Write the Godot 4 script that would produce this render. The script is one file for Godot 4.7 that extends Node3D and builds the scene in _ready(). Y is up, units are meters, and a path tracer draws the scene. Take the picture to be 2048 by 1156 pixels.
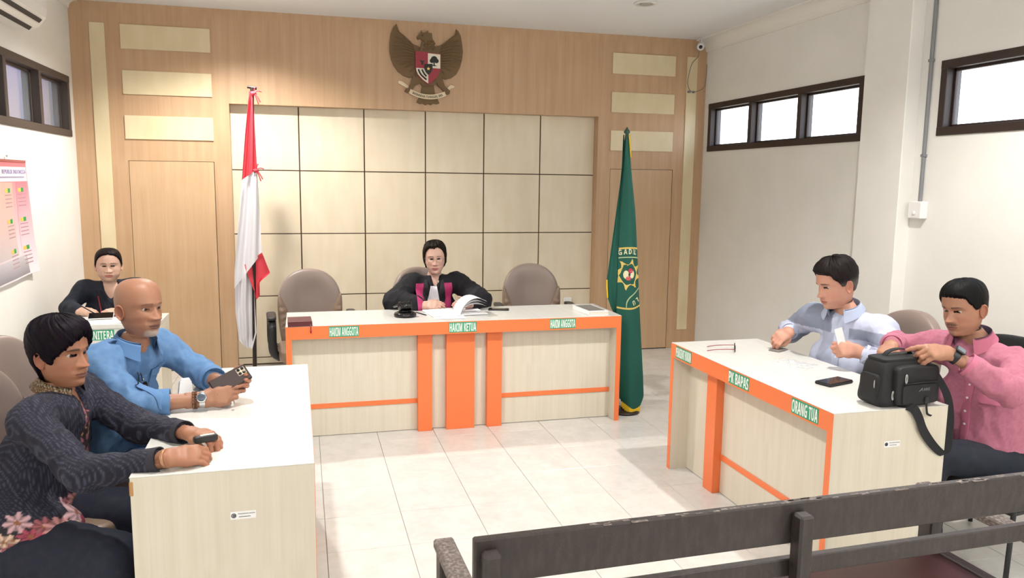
extends Node3D
# A courtroom seen from the public benches: judges' desk, two counsel desks, six seated people.
# x runs along the back wall from the left corner, y is up, z runs from the back wall towards the viewer; metres.

const ROOM_W := 5.703
const ROOM_H := 3.09
const ROOM_D := 9.4
const DESK_H := 0.76


# ---------------------------------------------------------------- mesh buffers
class Geo:
	var v := PackedVector3Array()
	var n := PackedVector3Array()
	var c := PackedColorArray()
	var ix := PackedInt32Array()
	var col := Color(1, 1, 1)
	var xf := Transform3D()

	func poly(pts: Array, out: Vector3) -> void:      # flat convex polygon facing «out»
		var p := PackedVector3Array()
		for q in pts:
			p.append(xf * (q as Vector3))
		var nn := (p[1] - p[0]).cross(p[2] - p[0])
		if nn.length_squared() < 1e-18 and p.size() > 3:
			nn = (p[2] - p[0]).cross(p[3] - p[0])
		nn = nn.normalized()
		var o := xf.basis * out
		var flip := nn.dot(o) > 0.0
		var face := nn if flip else -nn
		var base := v.size()
		for q in p:
			v.append(q)
			n.append(face)
			c.append(col)
		for i in range(1, p.size() - 1):
			if flip:
				ix.append_array([base, base + i + 1, base + i])
			else:
				ix.append_array([base, base + i, base + i + 1])

	func box(ce: Vector3, s: Vector3, b := 0.0, B := Basis()) -> void:   # box with chamfered edges
		var h := s * 0.5
		b = minf(b, minf(h.x, minf(h.y, h.z)) * 0.9)
		var pt := func(sg: Vector3, ax: int) -> Vector3:
			var q := h - Vector3(b, b, b)
			q[ax] = h[ax]
			return ce + B * (q * sg)
		for ax in 3:
			var a1 := (ax + 1) % 3
			var a2 := (ax + 2) % 3
			for s0 in [-1.0, 1.0]:
				var q := []
				for k in [[-1, -1], [1, -1], [1, 1], [-1, 1]]:
					var sg := Vector3()
					sg[ax] = s0
					sg[a1] = k[0]
					sg[a2] = k[1]
					q.append(pt.call(sg, ax))
				var o := Vector3()
				o[ax] = s0
				poly(q, B * o)
				if b > 0.0:
					for s1 in [-1.0, 1.0]:      # edge between faces ax and a1
						var e := []
						for k in [[ax, -1], [ax, 1], [a1, 1], [a1, -1]]:
							var sg := Vector3()
							sg[ax] = s0
							sg[a1] = s1
							sg[a2] = k[1]
							e.append(pt.call(sg, k[0]))
						var oo := Vector3()
						oo[ax] = s0
						oo[a1] = s1
						poly(e, B * oo)
		if b > 0.0:
			for i in 8:
				var sg := Vector3(1 if i & 1 else -1, 1 if i & 2 else -1, 1 if i & 4 else -1)
				poly([pt.call(sg, 0), pt.call(sg, 1), pt.call(sg, 2)], B * sg)

	func grid(rows: Array, close_u := false, caps := false, cols: Array = []) -> void:   # smooth sheet through rows of points
		var m: int = rows[0].size()
		var base := v.size()
		var cen := Vector3()
		for r in rows.size():
			for q in rows[r]:
				var w := xf * (q as Vector3)
				v.append(w)
				n.append(Vector3())
				cen += w
		for r in rows.size():
			for k in m:
				c.append(cols[r][k] if cols.size() else col)
		cen /= float(m * rows.size())
		var uu := m if close_u else m - 1
		var start := ix.size()
		for r in rows.size() - 1:
			for k in uu:
				var a := base + r * m + k
				var b := base + r * m + (k + 1) % m
				var d := a + m
				var e := b + m
				ix.append_array([a, b, e, a, e, d])
		if caps:
			for e in 2:
				var r0 := base + (0 if e == 0 else (rows.size() - 1) * m)
				for k in range(1, m - 1):
					if e == 0:
						ix.append_array([r0, r0 + k + 1, r0 + k])
					else:
						ix.append_array([r0, r0 + k, r0 + k + 1])
		smooth(base, start, cen, close_u or caps)

	func smooth(base: int, start: int, cen: Vector3, solid := true) -> void:   # normals of what was added since
		var sum := 0.0
		var k := start
		while k < ix.size():
			var p := v[ix[k]]
			var f := (v[ix[k + 2]] - p).cross(v[ix[k + 1]] - p)
			n[ix[k]] += f
			n[ix[k + 1]] += f
			n[ix[k + 2]] += f
			sum += f.dot(p - cen)
			k += 3
		var turn := solid and sum < 0.0
		for i in range(base, v.size()):
			n[i] = (-n[i] if turn else n[i]).normalized()
		if turn:
			k = start
			while k < ix.size():
				var t := ix[k + 1]
				ix[k + 1] = ix[k + 2]
				ix[k + 2] = t
				k += 3

	func lathe(ce: Vector3, prof: Array, seg := 24, B := Basis(), sq := Vector2(1, 1)) -> void:   # prof: Vector2(radius, height) along B.y
		var rows := []
		for p in prof:
			var r := PackedVector3Array()
			for k in seg:
				var a := TAU * k / seg
				r.append(ce + B * Vector3(cos(a) * p.x * sq.x, p.y, sin(a) * p.x * sq.y))
			rows.append(r)
		grid(rows, true, true)

	func tube(pts: Array, rad, seg := 10, flat := 1.0, up := Vector3.UP) -> void:   # round (or flattened) tube through points
		var rows := []
		var last := up
		for i in pts.size():
			var t: Vector3 = ((pts[mini(i + 1, pts.size() - 1)] as Vector3) - (pts[maxi(i - 1, 0)] as Vector3)).normalized()
			var s := t.cross(last)
			if s.length() < 0.05:
				s = t.cross(Vector3(0.3, 0.1, 0.95))
			s = s.normalized()
			var w := s.cross(t).normalized()
			last = w if flat == 1.0 else up
			var rr: float = rad[i] if rad is Array else rad
			var r := PackedVector3Array()
			for k in seg:
				var a := TAU * k / seg
				r.append((pts[i] as Vector3) + s * cos(a) * rr + w * sin(a) * rr * flat)
			rows.append(r)
		grid(rows, true, true)

	func strip(pts: Array, wide: Array, th: float) -> void:   # a band: centre points, half-width vectors, thickness along the normal
		var a := []
		for i in pts.size():
			var t: Vector3 = ((pts[mini(i + 1, pts.size() - 1)] as Vector3) - (pts[maxi(i - 1, 0)] as Vector3)).normalized()
			var w: Vector3 = wide[i]
			var nn := t.cross(w).normalized() * th * 0.5
			a.append(PackedVector3Array([pts[i] + w + nn, pts[i] - w + nn, pts[i] - w - nn, pts[i] + w - nn]))
		for i in pts.size() - 1:
			var mid: Vector3 = (pts[i] + pts[i + 1]) * 0.5
			for k in 4:
				var q := [a[i][k], a[i][(k + 1) % 4], a[i + 1][(k + 1) % 4], a[i + 1][k]]
				poly(q, (q[0] + q[2]) * 0.5 - mid)
		for e in [0, pts.size() - 1]:
			poly([a[e][0], a[e][1], a[e][2], a[e][3]], pts[e] - pts[1 if e == 0 else e - 1])

	func prism(outline: PackedVector2Array, z0: float, z1: float, map = null) -> void:   # outline in xy, extruded along z
		var tri := Geometry2D.triangulate_polygon(outline)
		var P := func(q: Vector2, z: float) -> Vector3:
			return map.call(Vector3(q.x, q.y, z)) if map != null else Vector3(q.x, q.y, z)
		var ce := Vector2()
		for q in outline:
			ce += q / outline.size()
		for e in 2:
			var z := z1 if e == 0 else z0
			var k := 0
			while k < tri.size():
				var a: Vector3 = P.call(outline[tri[k]], z)
				poly([a, P.call(outline[tri[k + 1]], z), P.call(outline[tri[k + 2]], z)], P.call(outline[tri[k]], z + (z1 - z0) * (1 if e == 0 else -1)) - a)
				k += 3
		var cw := Geometry2D.is_polygon_clockwise(outline)
		for i in outline.size():
			var p := outline[i]
			var q := outline[(i + 1) % outline.size()]
			var o := Vector2(q.y - p.y, p.x - q.x) * (-1.0 if cw else 1.0)
			poly([P.call(p, z0), P.call(q, z0), P.call(q, z1), P.call(p, z1)], P.call(p + o, z0) - P.call(p, z0))

	func mesh(off := Vector3()) -> ArrayMesh:
		var a := []
		a.resize(Mesh.ARRAY_MAX)
		var vv := v
		if off != Vector3():
			vv = PackedVector3Array()
			vv.resize(v.size())
			for i in v.size():
				vv[i] = v[i] - off
		a[Mesh.ARRAY_VERTEX] = vv
		a[Mesh.ARRAY_NORMAL] = n
		a[Mesh.ARRAY_COLOR] = c
		a[Mesh.ARRAY_INDEX] = ix
		var me := ArrayMesh.new()
		me.add_surface_from_arrays(Mesh.PRIMITIVE_TRIANGLES, a)
		return me


# A scalar field on a grid: tapered capsules joined with a smooth minimum, meshed as surface nets.
class Net:
	var o: Vector3
	var h: float
	var nx: int
	var ny: int
	var nz: int
	var f := PackedFloat32Array()
	var band := PackedByteArray()

	func _init(lo: Vector3, hi: Vector3, cell: float) -> void:
		o = lo
		h = cell
		nx = int((hi.x - lo.x) / cell) + 2
		ny = int((hi.y - lo.y) / cell) + 2
		nz = int((hi.z - lo.z) / cell) + 2
		f.resize(nx * ny * nz)
		f.fill(1.0)
		band.resize(nx * ny * nz)

	func cap(a: Vector3, b: Vector3, ra: float, rb: float, k := 0.02) -> void:
		var m := maxf(ra, rb) + k + 2.0 * h
		var lo := (a.min(b) - Vector3(m, m, m) - o) / h
		var hi := (a.max(b) + Vector3(m, m, m) - o) / h
		var x0 := maxi(0, int(lo.x))
		var x1 := mini(nx - 1, int(hi.x) + 1)
		var y0 := maxi(0, int(lo.y))
		var y1 := mini(ny - 1, int(hi.y) + 1)
		var z0 := maxi(0, int(lo.z))
		var z1 := mini(nz - 1, int(hi.z) + 1)
		var ba := b - a
		var bb := maxf(ba.length_squared(), 1e-9)
		var dr := rb - ra
		var near := 1.8 * h
		for z in range(z0, z1 + 1):
			for y in range(y0, y1 + 1):
				var i := (z * ny + y) * nx + x0
				var pa := o + Vector3(x0, y, z) * h - a
				for x in range(x0, x1 + 1):
					var t := clampf(pa.dot(ba) / bb, 0.0, 1.0)
					var d := (pa - ba * t).length() - ra - dr * t
					var e := f[i]
					var g := k - absf(e - d)
					if g > 0.0:
						d = minf(d, e) - g * g * 0.25 / k
					if d < e:
						f[i] = d
						if d < near and d > -near:
							band[i] = 1
					i += 1
					pa.x += h

	func chain(p: Array, r: Array, k := 0.02) -> void:
		for i in p.size() - 1:
			cap(p[i], p[i + 1], r[i], r[i + 1], k)

	func cut(pt: Vector3, nn: Vector3) -> void:     # keep only the side that nn points away from
		for z in nz:
			for y in ny:
				var i := (z * ny + y) * nx
				var d := (o + Vector3(0, y, z) * h - pt).dot(nn)
				for x in nx:
					if d > f[i]:
						f[i] = d
						if absf(d) < 1.8 * h:
							band[i] = 1
					i += 1
					d += h * nn.x

	func add_to(geo: Geo, paint = null, bend = null) -> void:
		var id := PackedInt32Array()
		id.resize(f.size())
		var sy := nx
		var sz := nx * ny
		var lim := f.size() - sz - sy - 2
		var done := PackedInt32Array()
		var base := geo.v.size()
		var i := band.find(1, 0)
		while i >= 0 and i < lim:
			var a0 := f[i]
			var a1 := f[i + 1]
			var a2 := f[i + sy]
			var a3 := f[i + sy + 1]
			var a4 := f[i + sz]
			var a5 := f[i + sz + 1]
			var a6 := f[i + sz + sy]
			var a7 := f[i + sz + sy + 1]
			var neg := int(a0 < 0.0) + int(a1 < 0.0) + int(a2 < 0.0) + int(a3 < 0.0) + int(a4 < 0.0) + int(a5 < 0.0) + int(a6 < 0.0) + int(a7 < 0.0)
			if neg > 0 and neg < 8:
				var g := Vector3(a1 + a3 + a5 + a7 - a0 - a2 - a4 - a6, a2 + a3 + a6 + a7 - a0 - a1 - a4 - a5, a4 + a5 + a6 + a7 - a0 - a1 - a2 - a3) * (0.25 / h)
				var d := (a0 + a1 + a2 + a3 + a4 + a5 + a6 + a7) * 0.125
				var l2 := maxf(g.length_squared(), 0.05)
				var q := (g * (-d / l2)).clampf(-0.5 * h, 0.5 * h)
				var xi := i % nx
				var yi := (i / nx) % ny
				var zi := i / sz
				var p := o + Vector3(xi + 0.5, yi + 0.5, zi + 0.5) * h + q
				var nn := g.normalized()
				if bend != null:
					p = bend.call(p, nn)
				id[i] = geo.v.size()
				geo.v.append(geo.xf * p)
				geo.n.append(Vector3())
				geo.c.append(paint.call(p, nn) if paint != null else geo.col)
				done.append(i)
			i = band.find(1, i + 1)
		var start := geo.ix.size()
		var st := [1, sy, sz]
		for k in done:
			var s0 := f[k] < 0.0
			for ax in 3:
				var u: int = st[(ax + 1) % 3]
				var w: int = st[(ax + 2) % 3]
				if (f[k + st[ax]] < 0.0) != s0 and k - u - w >= 0:
					var A := id[k - u - w]
					var B := id[k - w]
					var C := id[k]
					var D := id[k - u]
					if s0:
						geo.ix.append_array([A, C, B, A, D, C])
					else:
						geo.ix.append_array([A, B, C, A, C, D])
		var t := start
		while t < geo.ix.size():
			var p := geo.v[geo.ix[t]]
			var fn := (geo.v[geo.ix[t + 2]] - p).cross(geo.v[geo.ix[t + 1]] - p)
			geo.n[geo.ix[t]] += fn
			geo.n[geo.ix[t + 1]] += fn
			geo.n[geo.ix[t + 2]] += fn
			t += 3
		for j in range(base, geo.v.size()):
			geo.n[j] = geo.n[j].normalized()


# ---------------------------------------------------------------- nodes
var used := {}
var mats := {}


func numbered(called: String) -> String:
	if not used.has(called):
		used[called] = 0
		return called
	used[called] += 1
	return "%s_%03d" % [called, used[called]]


func thing(called: String, label: String, category: String, at := Vector3.ZERO, turn := 0.0, group := "") -> Node3D:
	var o := Node3D.new()
	o.name = numbered(called)
	add_child(o)
	o.position = at
	o.rotation.y = turn
	o.set_meta("label", label)
	o.set_meta("category", category)
	if group:
		o.set_meta("group", group)
	return o


func part(called: String, geo, mat: Material, parent: Node3D, world := false) -> MeshInstance3D:
	var m := MeshInstance3D.new()
	m.name = called
	if geo is Geo:
		m.mesh = geo.mesh(world_origin(parent) if world else Vector3())
	else:
		m.mesh = geo
	m.material_override = mat
	parent.add_child(m, true)
	return m


func world_origin(n: Node3D) -> Vector3:
	var p := Vector3()
	var k: Node = n
	while k != self and k is Node3D:
		p += (k as Node3D).position
		k = k.get_parent()
	return p


func struct(called: String, geo, mat: Material) -> MeshInstance3D:
	var m := part(called, geo, mat, self)
	m.set_meta("kind", "structure")
	return m


func sub(o: Node3D, label: String) -> Node3D:
	o.set_meta("label", label)
	return o


# ---------------------------------------------------------------- materials
func img_tex(im: Image) -> ImageTexture:
	return ImageTexture.create_from_image(im)


func noise(seed_: int, freq: float, oct := 3) -> FastNoiseLite:
	var q := FastNoiseLite.new()
	q.seed = seed_
	q.frequency = freq
	q.noise_type = FastNoiseLite.TYPE_SIMPLEX_SMOOTH
	q.fractal_octaves = oct
	return q


func ramp_image(size: int, layers: Array, c0: Color, c1: Color, c2: Color) -> Image:   # layers: [seed, frequency, octaves, width share, height share, weight]
	var acc := PackedFloat32Array()
	acc.resize(size * size)
	for L in layers:
		var im := noise(L[0], L[1], L[2]).get_seamless_image(int(size * L[3]), int(size * L[4]))
		im.convert(Image.FORMAT_L8)
		im.resize(size, size, Image.INTERPOLATE_CUBIC)
		var d := im.get_data()
		var w: float = L[5] / 255.0
		for i in acc.size():
			acc[i] += d[i] * w
	var out := PackedByteArray()
	out.resize(size * size * 3)
	var lut := PackedByteArray()
	for k in 256:
		var t := k / 255.0
		var cc := c0.lerp(c1, t * 2.0) if t < 0.5 else c1.lerp(c2, t * 2.0 - 1.0)
		lut.append_array([cc.r8, cc.g8, cc.b8])
	for i in acc.size():
		var k := clampi(int(acc[i] * 255.0), 0, 255) * 3
		out[i * 3] = lut[k]
		out[i * 3 + 1] = lut[k + 1]
		out[i * 3 + 2] = lut[k + 2]
	return Image.create_from_data(size, size, false, Image.FORMAT_RGB8, out)


func normal_tex(seed_: int, freq: float, size: int, strength: float, sx := 1.0, sy := 1.0, oct := 3) -> ImageTexture:
	var im := noise(seed_, freq, oct).get_seamless_image(int(size * sx), int(size * sy))
	im.convert(Image.FORMAT_L8)
	im.resize(size, size, Image.INTERPOLATE_CUBIC)
	im.bump_map_to_normal_map(strength)
	return img_tex(im)


func flat_mat(col: Color, rough := 0.5, metal := 0.0) -> StandardMaterial3D:
	var m := StandardMaterial3D.new()
	m.albedo_color = col
	m.roughness = rough
	m.metallic = metal
	return m


func tri_mat(tex: Texture2D, scale: float, rough := 0.5, world := true) -> StandardMaterial3D:
	var m := StandardMaterial3D.new()
	m.albedo_texture = tex
	m.uv1_triplanar = true
	m.uv1_world_triplanar = world
	m.uv1_triplanar_sharpness = 8.0
	m.uv1_scale = Vector3.ONE * scale
	m.roughness = rough
	return m


func bump(m: StandardMaterial3D, tex: Texture2D, amount: float, scale := 0.0) -> StandardMaterial3D:
	m.normal_enabled = true
	m.normal_texture = tex
	m.normal_scale = amount
	if scale > 0.0:
		m.uv1_triplanar = true
		m.uv1_world_triplanar = false
		m.uv1_scale = Vector3.ONE * scale
	return m


func tint_mat(rough: float, tex: Texture2D = null, amount := 0.0, scale := 10.0) -> StandardMaterial3D:   # colour from the vertices
	var m := StandardMaterial3D.new()
	m.vertex_color_use_as_albedo = true
	m.roughness = rough
	if tex:
		bump(m, tex, amount, scale)
	return m


func lin(hex: String) -> Color:
	return Color(hex).srgb_to_linear()


# lettering as geometry: text is laid out, fitted into width x height, then placed by «map» (x right, y up, z outward)
func letters(text: String, width: float, height: float, depth: float, map: Callable, bold := true) -> Geo:
	var tm := TextMesh.new()
	var sf := SystemFont.new()
	sf.font_names = PackedStringArray(["Droid Sans"])
	sf.font_weight = 700 if bold else 400
	tm.font = sf
	tm.text = text
	tm.font_size = 64
	tm.pixel_size = 0.01
	tm.depth = 0.02
	tm.curve_step = 2.0
	var a := tm.get_mesh_arrays()
	var vs: PackedVector3Array = a[Mesh.ARRAY_VERTEX]
	var g := Geo.new()
	if vs.size() == 0:
		return g
	var lo := vs[0]
	var hi := vs[0]
	for q in vs:
		lo = lo.min(q)
		hi = hi.max(q)
	var s := hi - lo
	var idx = a[Mesh.ARRAY_INDEX]
	if idx == null or idx.size() == 0:
		idx = PackedInt32Array(range(vs.size()))
	var ns: PackedVector3Array = a[Mesh.ARRAY_NORMAL]
	for i in vs.size():
		var q := (vs[i] - lo) / s
		var p := Vector3((q.x - 0.5) * width, (q.y - 0.5) * height, q.z * depth)
		g.v.append(map.call(p))
		var e: Vector3 = map.call(p + ns[i] * 0.001) - map.call(p)
		g.n.append(e.normalized())
		g.c.append(Color(1, 1, 1))
	g.ix = idx
	return g


# ---------------------------------------------------------------- the scene
func _ready() -> void:
	var cam := Camera3D.new()
	cam.name = "camera"
	add_child(cam)
	cam.position = Vector3(1.7846, 1.6766, 7.2381)
	cam.rotation = Vector3(-0.13565, -0.26224, 0.01239)
	cam.fov = 40.556
	cam.near = 0.05
	cam.current = true

	var env := Environment.new()
	env.background_mode = Environment.BG_SKY
	var sky := Sky.new()
	var sm := ProceduralSkyMaterial.new()
	sm.sky_top_color = Color(0.80, 0.88, 1.0)
	sm.sky_horizon_color = Color(0.97, 0.98, 1.0)
	sm.ground_horizon_color = Color(0.93, 0.94, 0.93)
	sm.ground_bottom_color = Color(0.75, 0.75, 0.72)
	sm.energy_multiplier = 6.0
	sky.sky_material = sm
	env.sky = sky
	env.ambient_light_source = Environment.AMBIENT_SOURCE_DISABLED
	env.tonemap_mode = Environment.TONE_MAPPER_LINEAR
	env.tonemap_exposure = 1.08
	env.sdfgi_enabled = true
	env.ssao_enabled = true
	env.ssil_enabled = true
	var we := WorldEnvironment.new()
	we.name = "surroundings"
	we.environment = env
	add_child(we)

	materials()
	# ceiling lamps: place, energy (0 = switched off), label
	var warm := Color(1.0, 0.98, 0.955)
	downlight(Vector3(1.32, ROOM_H, 1.05), 6.0, warm, "lit round ceiling downlight in front of the panelled wall")
	downlight(Vector3(4.44, ROOM_H, 1.30), 0.0, warm, "unlit round recessed downlight in the white ceiling, the only one in view")
	downlight(Vector3(1.45, ROOM_H, 4.30), 4.2, warm, "lit round ceiling downlight above the left desk")
	downlight(Vector3(4.40, ROOM_H, 4.22), 4.6, warm, "lit round ceiling downlight above the right desk")
	tube_fitting("hanging_tube_lamp", "hanging tube lamp over the right side of the public benches", Vector3(4.4, 2.72, 7.9), 2.6, warm)
	tube_fitting("hanging_tube_lamp", "hanging tube lamp over the left side of the public benches", Vector3(1.5, 2.72, 8.3), 1.2, warm)

	room()
	wall_things()
	desks()
	chairs()
	flags()
	emblem()
	desk_things()
	bench()
	people()


func downlight(at: Vector3, energy: float, tone: Color, label: String) -> void:
	var t := thing("ceiling_downlight", label, "ceiling light", at)
	var g := Geo.new()
	g.lathe(Vector3(), [Vector2(0.062, -0.002), Vector2(0.066, -0.012), Vector2(0.084, -0.012), Vector2(0.092, -0.004), Vector2(0.092, 0.0), Vector2(0.062, 0.0)], 36)
	part("trim_ring", g, M("white_metal"), t)
	var r := Geo.new()
	var rows := []
	for p in [Vector2(0.064, -0.004), Vector2(0.055, 0.0), Vector2(0.02, 0.0), Vector2(0.002, 0.0)]:
		var row := PackedVector3Array()
		for k in 36:
			row.append(Vector3(cos(TAU * k / 36) * p.x, p.y - 0.003, sin(TAU * k / 36) * p.x))
		rows.append(row)
	r.grid(rows, true)
	part("reflector", r, M("steel"), t)
	var b := Geo.new()
	b.lathe(Vector3(0, -0.004, 0), [Vector2(0.001, -0.014), Vector2(0.03, -0.011), Vector2(0.042, -0.004), Vector2(0.044, 0.0)], 28)
	if energy > 0.0:
		var e := flat_mat(Color(1, 1, 1), 0.4)
		e.emission_enabled = true
		e.emission = tone
		e.emission_energy_multiplier = 2.0
		part("lamp_bulb", b, e, t)
		var l := SpotLight3D.new()
		l.name = "lamp_light"
		l.light_energy = energy
		l.light_color = tone
		l.light_size = 0.05
		l.spot_range = 14.0
		l.spot_attenuation = 2.0
		l.spot_angle = 72.0
		l.spot_angle_attenuation = 0.6
		l.shadow_enabled = true
		l.position = Vector3(0, -0.04, 0)
		l.rotation.x = -PI / 2
		t.add_child(l)
	else:
		part("lamp_bulb", b, M("grey_glass"), t)


func tube_fitting(called: String, label: String, at: Vector3, energy: float, tone: Color) -> void:
	var t := thing(called, label, "ceiling light", at)
	var g := Geo.new()
	g.box(Vector3(0, 0.05, 0), Vector3(1.26, 0.035, 0.07), 0.006)
	part("housing", g, M("white_metal"), t)
	for x in [-0.45, 0.45]:
		g = Geo.new()
		g.tube([Vector3(x, 0.06, 0), Vector3(x, ROOM_H - at.y, 0)], 0.006, 8)
		part("hanger_rod", g, M("white_metal"), t)
	g = Geo.new()
	g.tube([Vector3(-0.6, 0.012, 0), Vector3(0.6, 0.012, 0)], 0.014, 12)
	var e := flat_mat(Color(1, 1, 1), 0.4)
	e.emission_enabled = true
	e.emission = tone
	e.emission_energy_multiplier = 2.0
	part("lamp_tube", g, e, t)
	var l := OmniLight3D.new()
	l.name = "lamp_light"
	l.light_energy = energy
	l.light_color = tone
	l.light_size = 0.12
	l.omni_range = 14.0
	l.omni_attenuation = 2.0
	l.shadow_enabled = true
	l.position = Vector3(0, -0.14, 0)
	t.add_child(l)


func M(called: String) -> Material:
	return mats[called]


func materials() -> void:
	var v := ramp_image(512, [[11, 0.030, 3, 1.0, 0.04, 0.55], [12, 0.12, 2, 1.0, 0.03, 0.30], [13, 0.01, 2, 0.5, 0.5, 0.2]], Color("b5926f"), Color("bf9d7a"), Color("c8a887"))
	mats.veneer = tri_mat(img_tex(v), 0.8, 0.42)
	var d := ramp_image(512, [[21, 0.03, 3, 1.0, 0.04, 0.5], [22, 0.14, 2, 1.0, 0.03, 0.35], [23, 0.01, 2, 0.5, 0.5, 0.2]], Color("bd9c77"), Color("c4a480"), Color("ccae8c"))
	mats.door_veneer = tri_mat(img_tex(d), 0.9, 0.42)
	var p := ramp_image(256, [[31, 0.05, 3, 1.0, 0.2, 0.6], [32, 0.02, 2, 1.0, 1.0, 0.4]], Color("dbcdb1"), Color("e0d3ba"), Color("e5dac4"))
	mats.panel = tri_mat(img_tex(p), 0.6, 0.4)
	var acc := ramp_image(256, [[36, 0.05, 3, 1.0, 0.2, 0.6], [37, 0.02, 2, 1.0, 1.0, 0.4]], Color("d3c29a"), Color("d9c9a4"), Color("dfd1b0"))
	mats.accent = tri_mat(img_tex(acc), 0.6, 0.4)
	var l := ramp_image(512, [[41, 0.035, 3, 1.0, 0.03, 0.6], [42, 0.16, 2, 1.0, 0.02, 0.3], [43, 0.012, 2, 0.5, 0.5, 0.15]], Color("d2cab7"), Color("d9d2c1"), Color("dfd9ca"))
	mats.laminate = tri_mat(img_tex(l), 1.1, 0.38)
	var lt := ramp_image(512, [[45, 0.035, 3, 1.0, 0.03, 0.6], [46, 0.16, 2, 1.0, 0.02, 0.3], [47, 0.012, 2, 0.5, 0.5, 0.15]], Color("d7d7d1"), Color("dcdcd7"), Color("e2e2dd"))
	mats.desk_top = tri_mat(img_tex(lt), 1.1, 0.25)
	mats.orange = flat_mat(Color("ee7c46"), 0.36)
	mats.groove = flat_mat(Color("4f3820"), 0.7)
	mats.gap = flat_mat(Color("3a2a1a"), 0.8)
	var w := ramp_image(256, [[51, 0.02, 3, 1.0, 1.0, 1.0]], Color("e6e5e0"), Color("e9e8e3"), Color("ecebe7"))
	mats.wall = bump(tri_mat(img_tex(w), 0.4, 0.75), normal_tex(52, 0.04, 256, 0.6), 0.12)
	mats.wall_left = mats.wall
	mats.ceiling = flat_mat(Color("ecedee"), 0.85)
	mats.cove = flat_mat(Color("eceae4"), 0.7)
	mats.corridor = flat_mat(Color("a9a6b8"), 0.8)
	mats.frame = flat_mat(Color("2e211d"), 0.5)
	mats.frame_left = flat_mat(Color("453a36"), 0.5)
	var gl := flat_mat(Color(0.93, 0.97, 1.0, 0.12), 0.02)
	gl.transparency = BaseMaterial3D.TRANSPARENCY_ALPHA
	mats.glass = gl
	mats.grey_glass = flat_mat(Color("a8a8a4"), 0.25)
	mats.white_metal = flat_mat(Color("dcdcd8"), 0.4)
	mats.steel = flat_mat(Color("b9b9b6"), 0.3, 0.7)
	mats.white_plastic = flat_mat(Color("ebebea"), 0.35)
	mats.grey_plastic = flat_mat(Color("7d7f83"), 0.45)
	mats.black_plastic = flat_mat(Color("1c1d20"), 0.42)
	mats.gloss_black = flat_mat(Color("0c0c0e"), 0.12)
	mats.chrome = flat_mat(Color("d5d6d8"), 0.18, 0.95)
	mats.gold = flat_mat(Color("cfa95b"), 0.3, 0.8)
	for i in 4:
		var c0: Color = [Color("dbd9d5"), Color("d8d6d2"), Color("dddbd6"), Color("d9d8d5")][i]
		var t := ramp_image(256, [[61 + i * 3, 0.012, 4, 1.0, 1.0, 0.6], [62 + i * 3, 0.05, 3, 1.0, 1.0, 0.4]], c0.darkened(0.05), c0, c0.lightened(0.25))
		mats["tile_%d" % i] = tri_mat(img_tex(t), 1.3, 0.22)
	mats.grout = flat_mat(Color("a5a29a"), 0.9)
	var b := ramp_image(512, [[71, 0.05, 4, 1.0, 0.25, 0.6], [72, 0.25, 2, 1.0, 1.0, 0.4]], Color("251f1d"), Color("312a28"), Color("443d3a"))
	mats.bench = bump(tri_mat(img_tex(b), 1.6, 0.45), normal_tex(73, 0.1, 256, 1.2), 0.25)
	var bw := ramp_image(256, [[75, 0.08, 4, 1.0, 1.0, 1.0]], Color("4a413e"), Color("6a605b"), Color("a79d96"))
	mats.bench_worn = tri_mat(img_tex(bw), 3.0, 0.6)
	mats.bench_seat = flat_mat(Color("3a2020"), 0.3)
	var le := flat_mat(Color("85705f"), 0.42)
	mats.leather = bump(le, normal_tex(81, 0.10, 256, 2.0), 0.35, 5.0)
	mats.leather_flat = bump(flat_mat(Color("8a7a72"), 0.40), normal_tex(82, 0.12, 256, 2.0), 0.3, 5.0)
	mats.weave = normal_tex(83, 0.3, 256, 2.0, 1.0, 1.0, 2)
	mats.black_cloth = bump(flat_mat(Color("17181b"), 0.85), mats.weave, 0.5, 8.0)
	mats.nylon = bump(flat_mat(Color("0b0e13"), 0.6), mats.weave, 0.6, 14.0)
	mats.web = bump(flat_mat(Color("191b20"), 0.75), mats.weave, 0.6, 20.0)
	mats.white_paper = flat_mat(Color("f3f3f4"), 0.8)
	mats.grey_cover = flat_mat(Color("7d7a76"), 0.6)
	mats.maroon = bump(flat_mat(Color("5a1f28"), 0.4), mats.weave, 0.4, 10.0)
	mats.page = flat_mat(Color("e6ddce"), 0.85)
	mats.sign_green = flat_mat(Color("2f9a74"), 0.45)
	mats.sign_white = flat_mat(Color("eef6f2"), 0.5)
	mats.ink = flat_mat(Color("55585f"), 0.7)
	mats.tint = tint_mat(0.6)
	mats.tint_cloth = tint_mat(0.85, mats.weave, 0.35, 8.0)
	mats.skin = tint_mat(0.5, normal_tex(91, 0.25, 256, 1.0), 0.15, 18.0)
	mats.hair = tint_mat(0.55, normal_tex(92, 0.12, 256, 3.0, 1.0, 0.15), 0.5, 6.0)
	mats.hair.metallic_specular = 0.25
	mats.eye = tint_mat(0.12)
	mats.chipboard = flat_mat(Color("b58a5c"), 0.9)
	mats.wire = flat_mat(Color("8f8577"), 0.6)
	mats.vent_dark = flat_mat(Color("23262c"), 0.6)
	mats.wood_dark = flat_mat(Color("2c211c"), 0.4)


# ---------------------------------------------------------------- the room
func bar(c0: Vector3, c1: Vector3, g: Geo, bev := 0.0) -> void:
	g.box((c0 + c1) * 0.5, (c1 - c0).abs(), bev)


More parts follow.
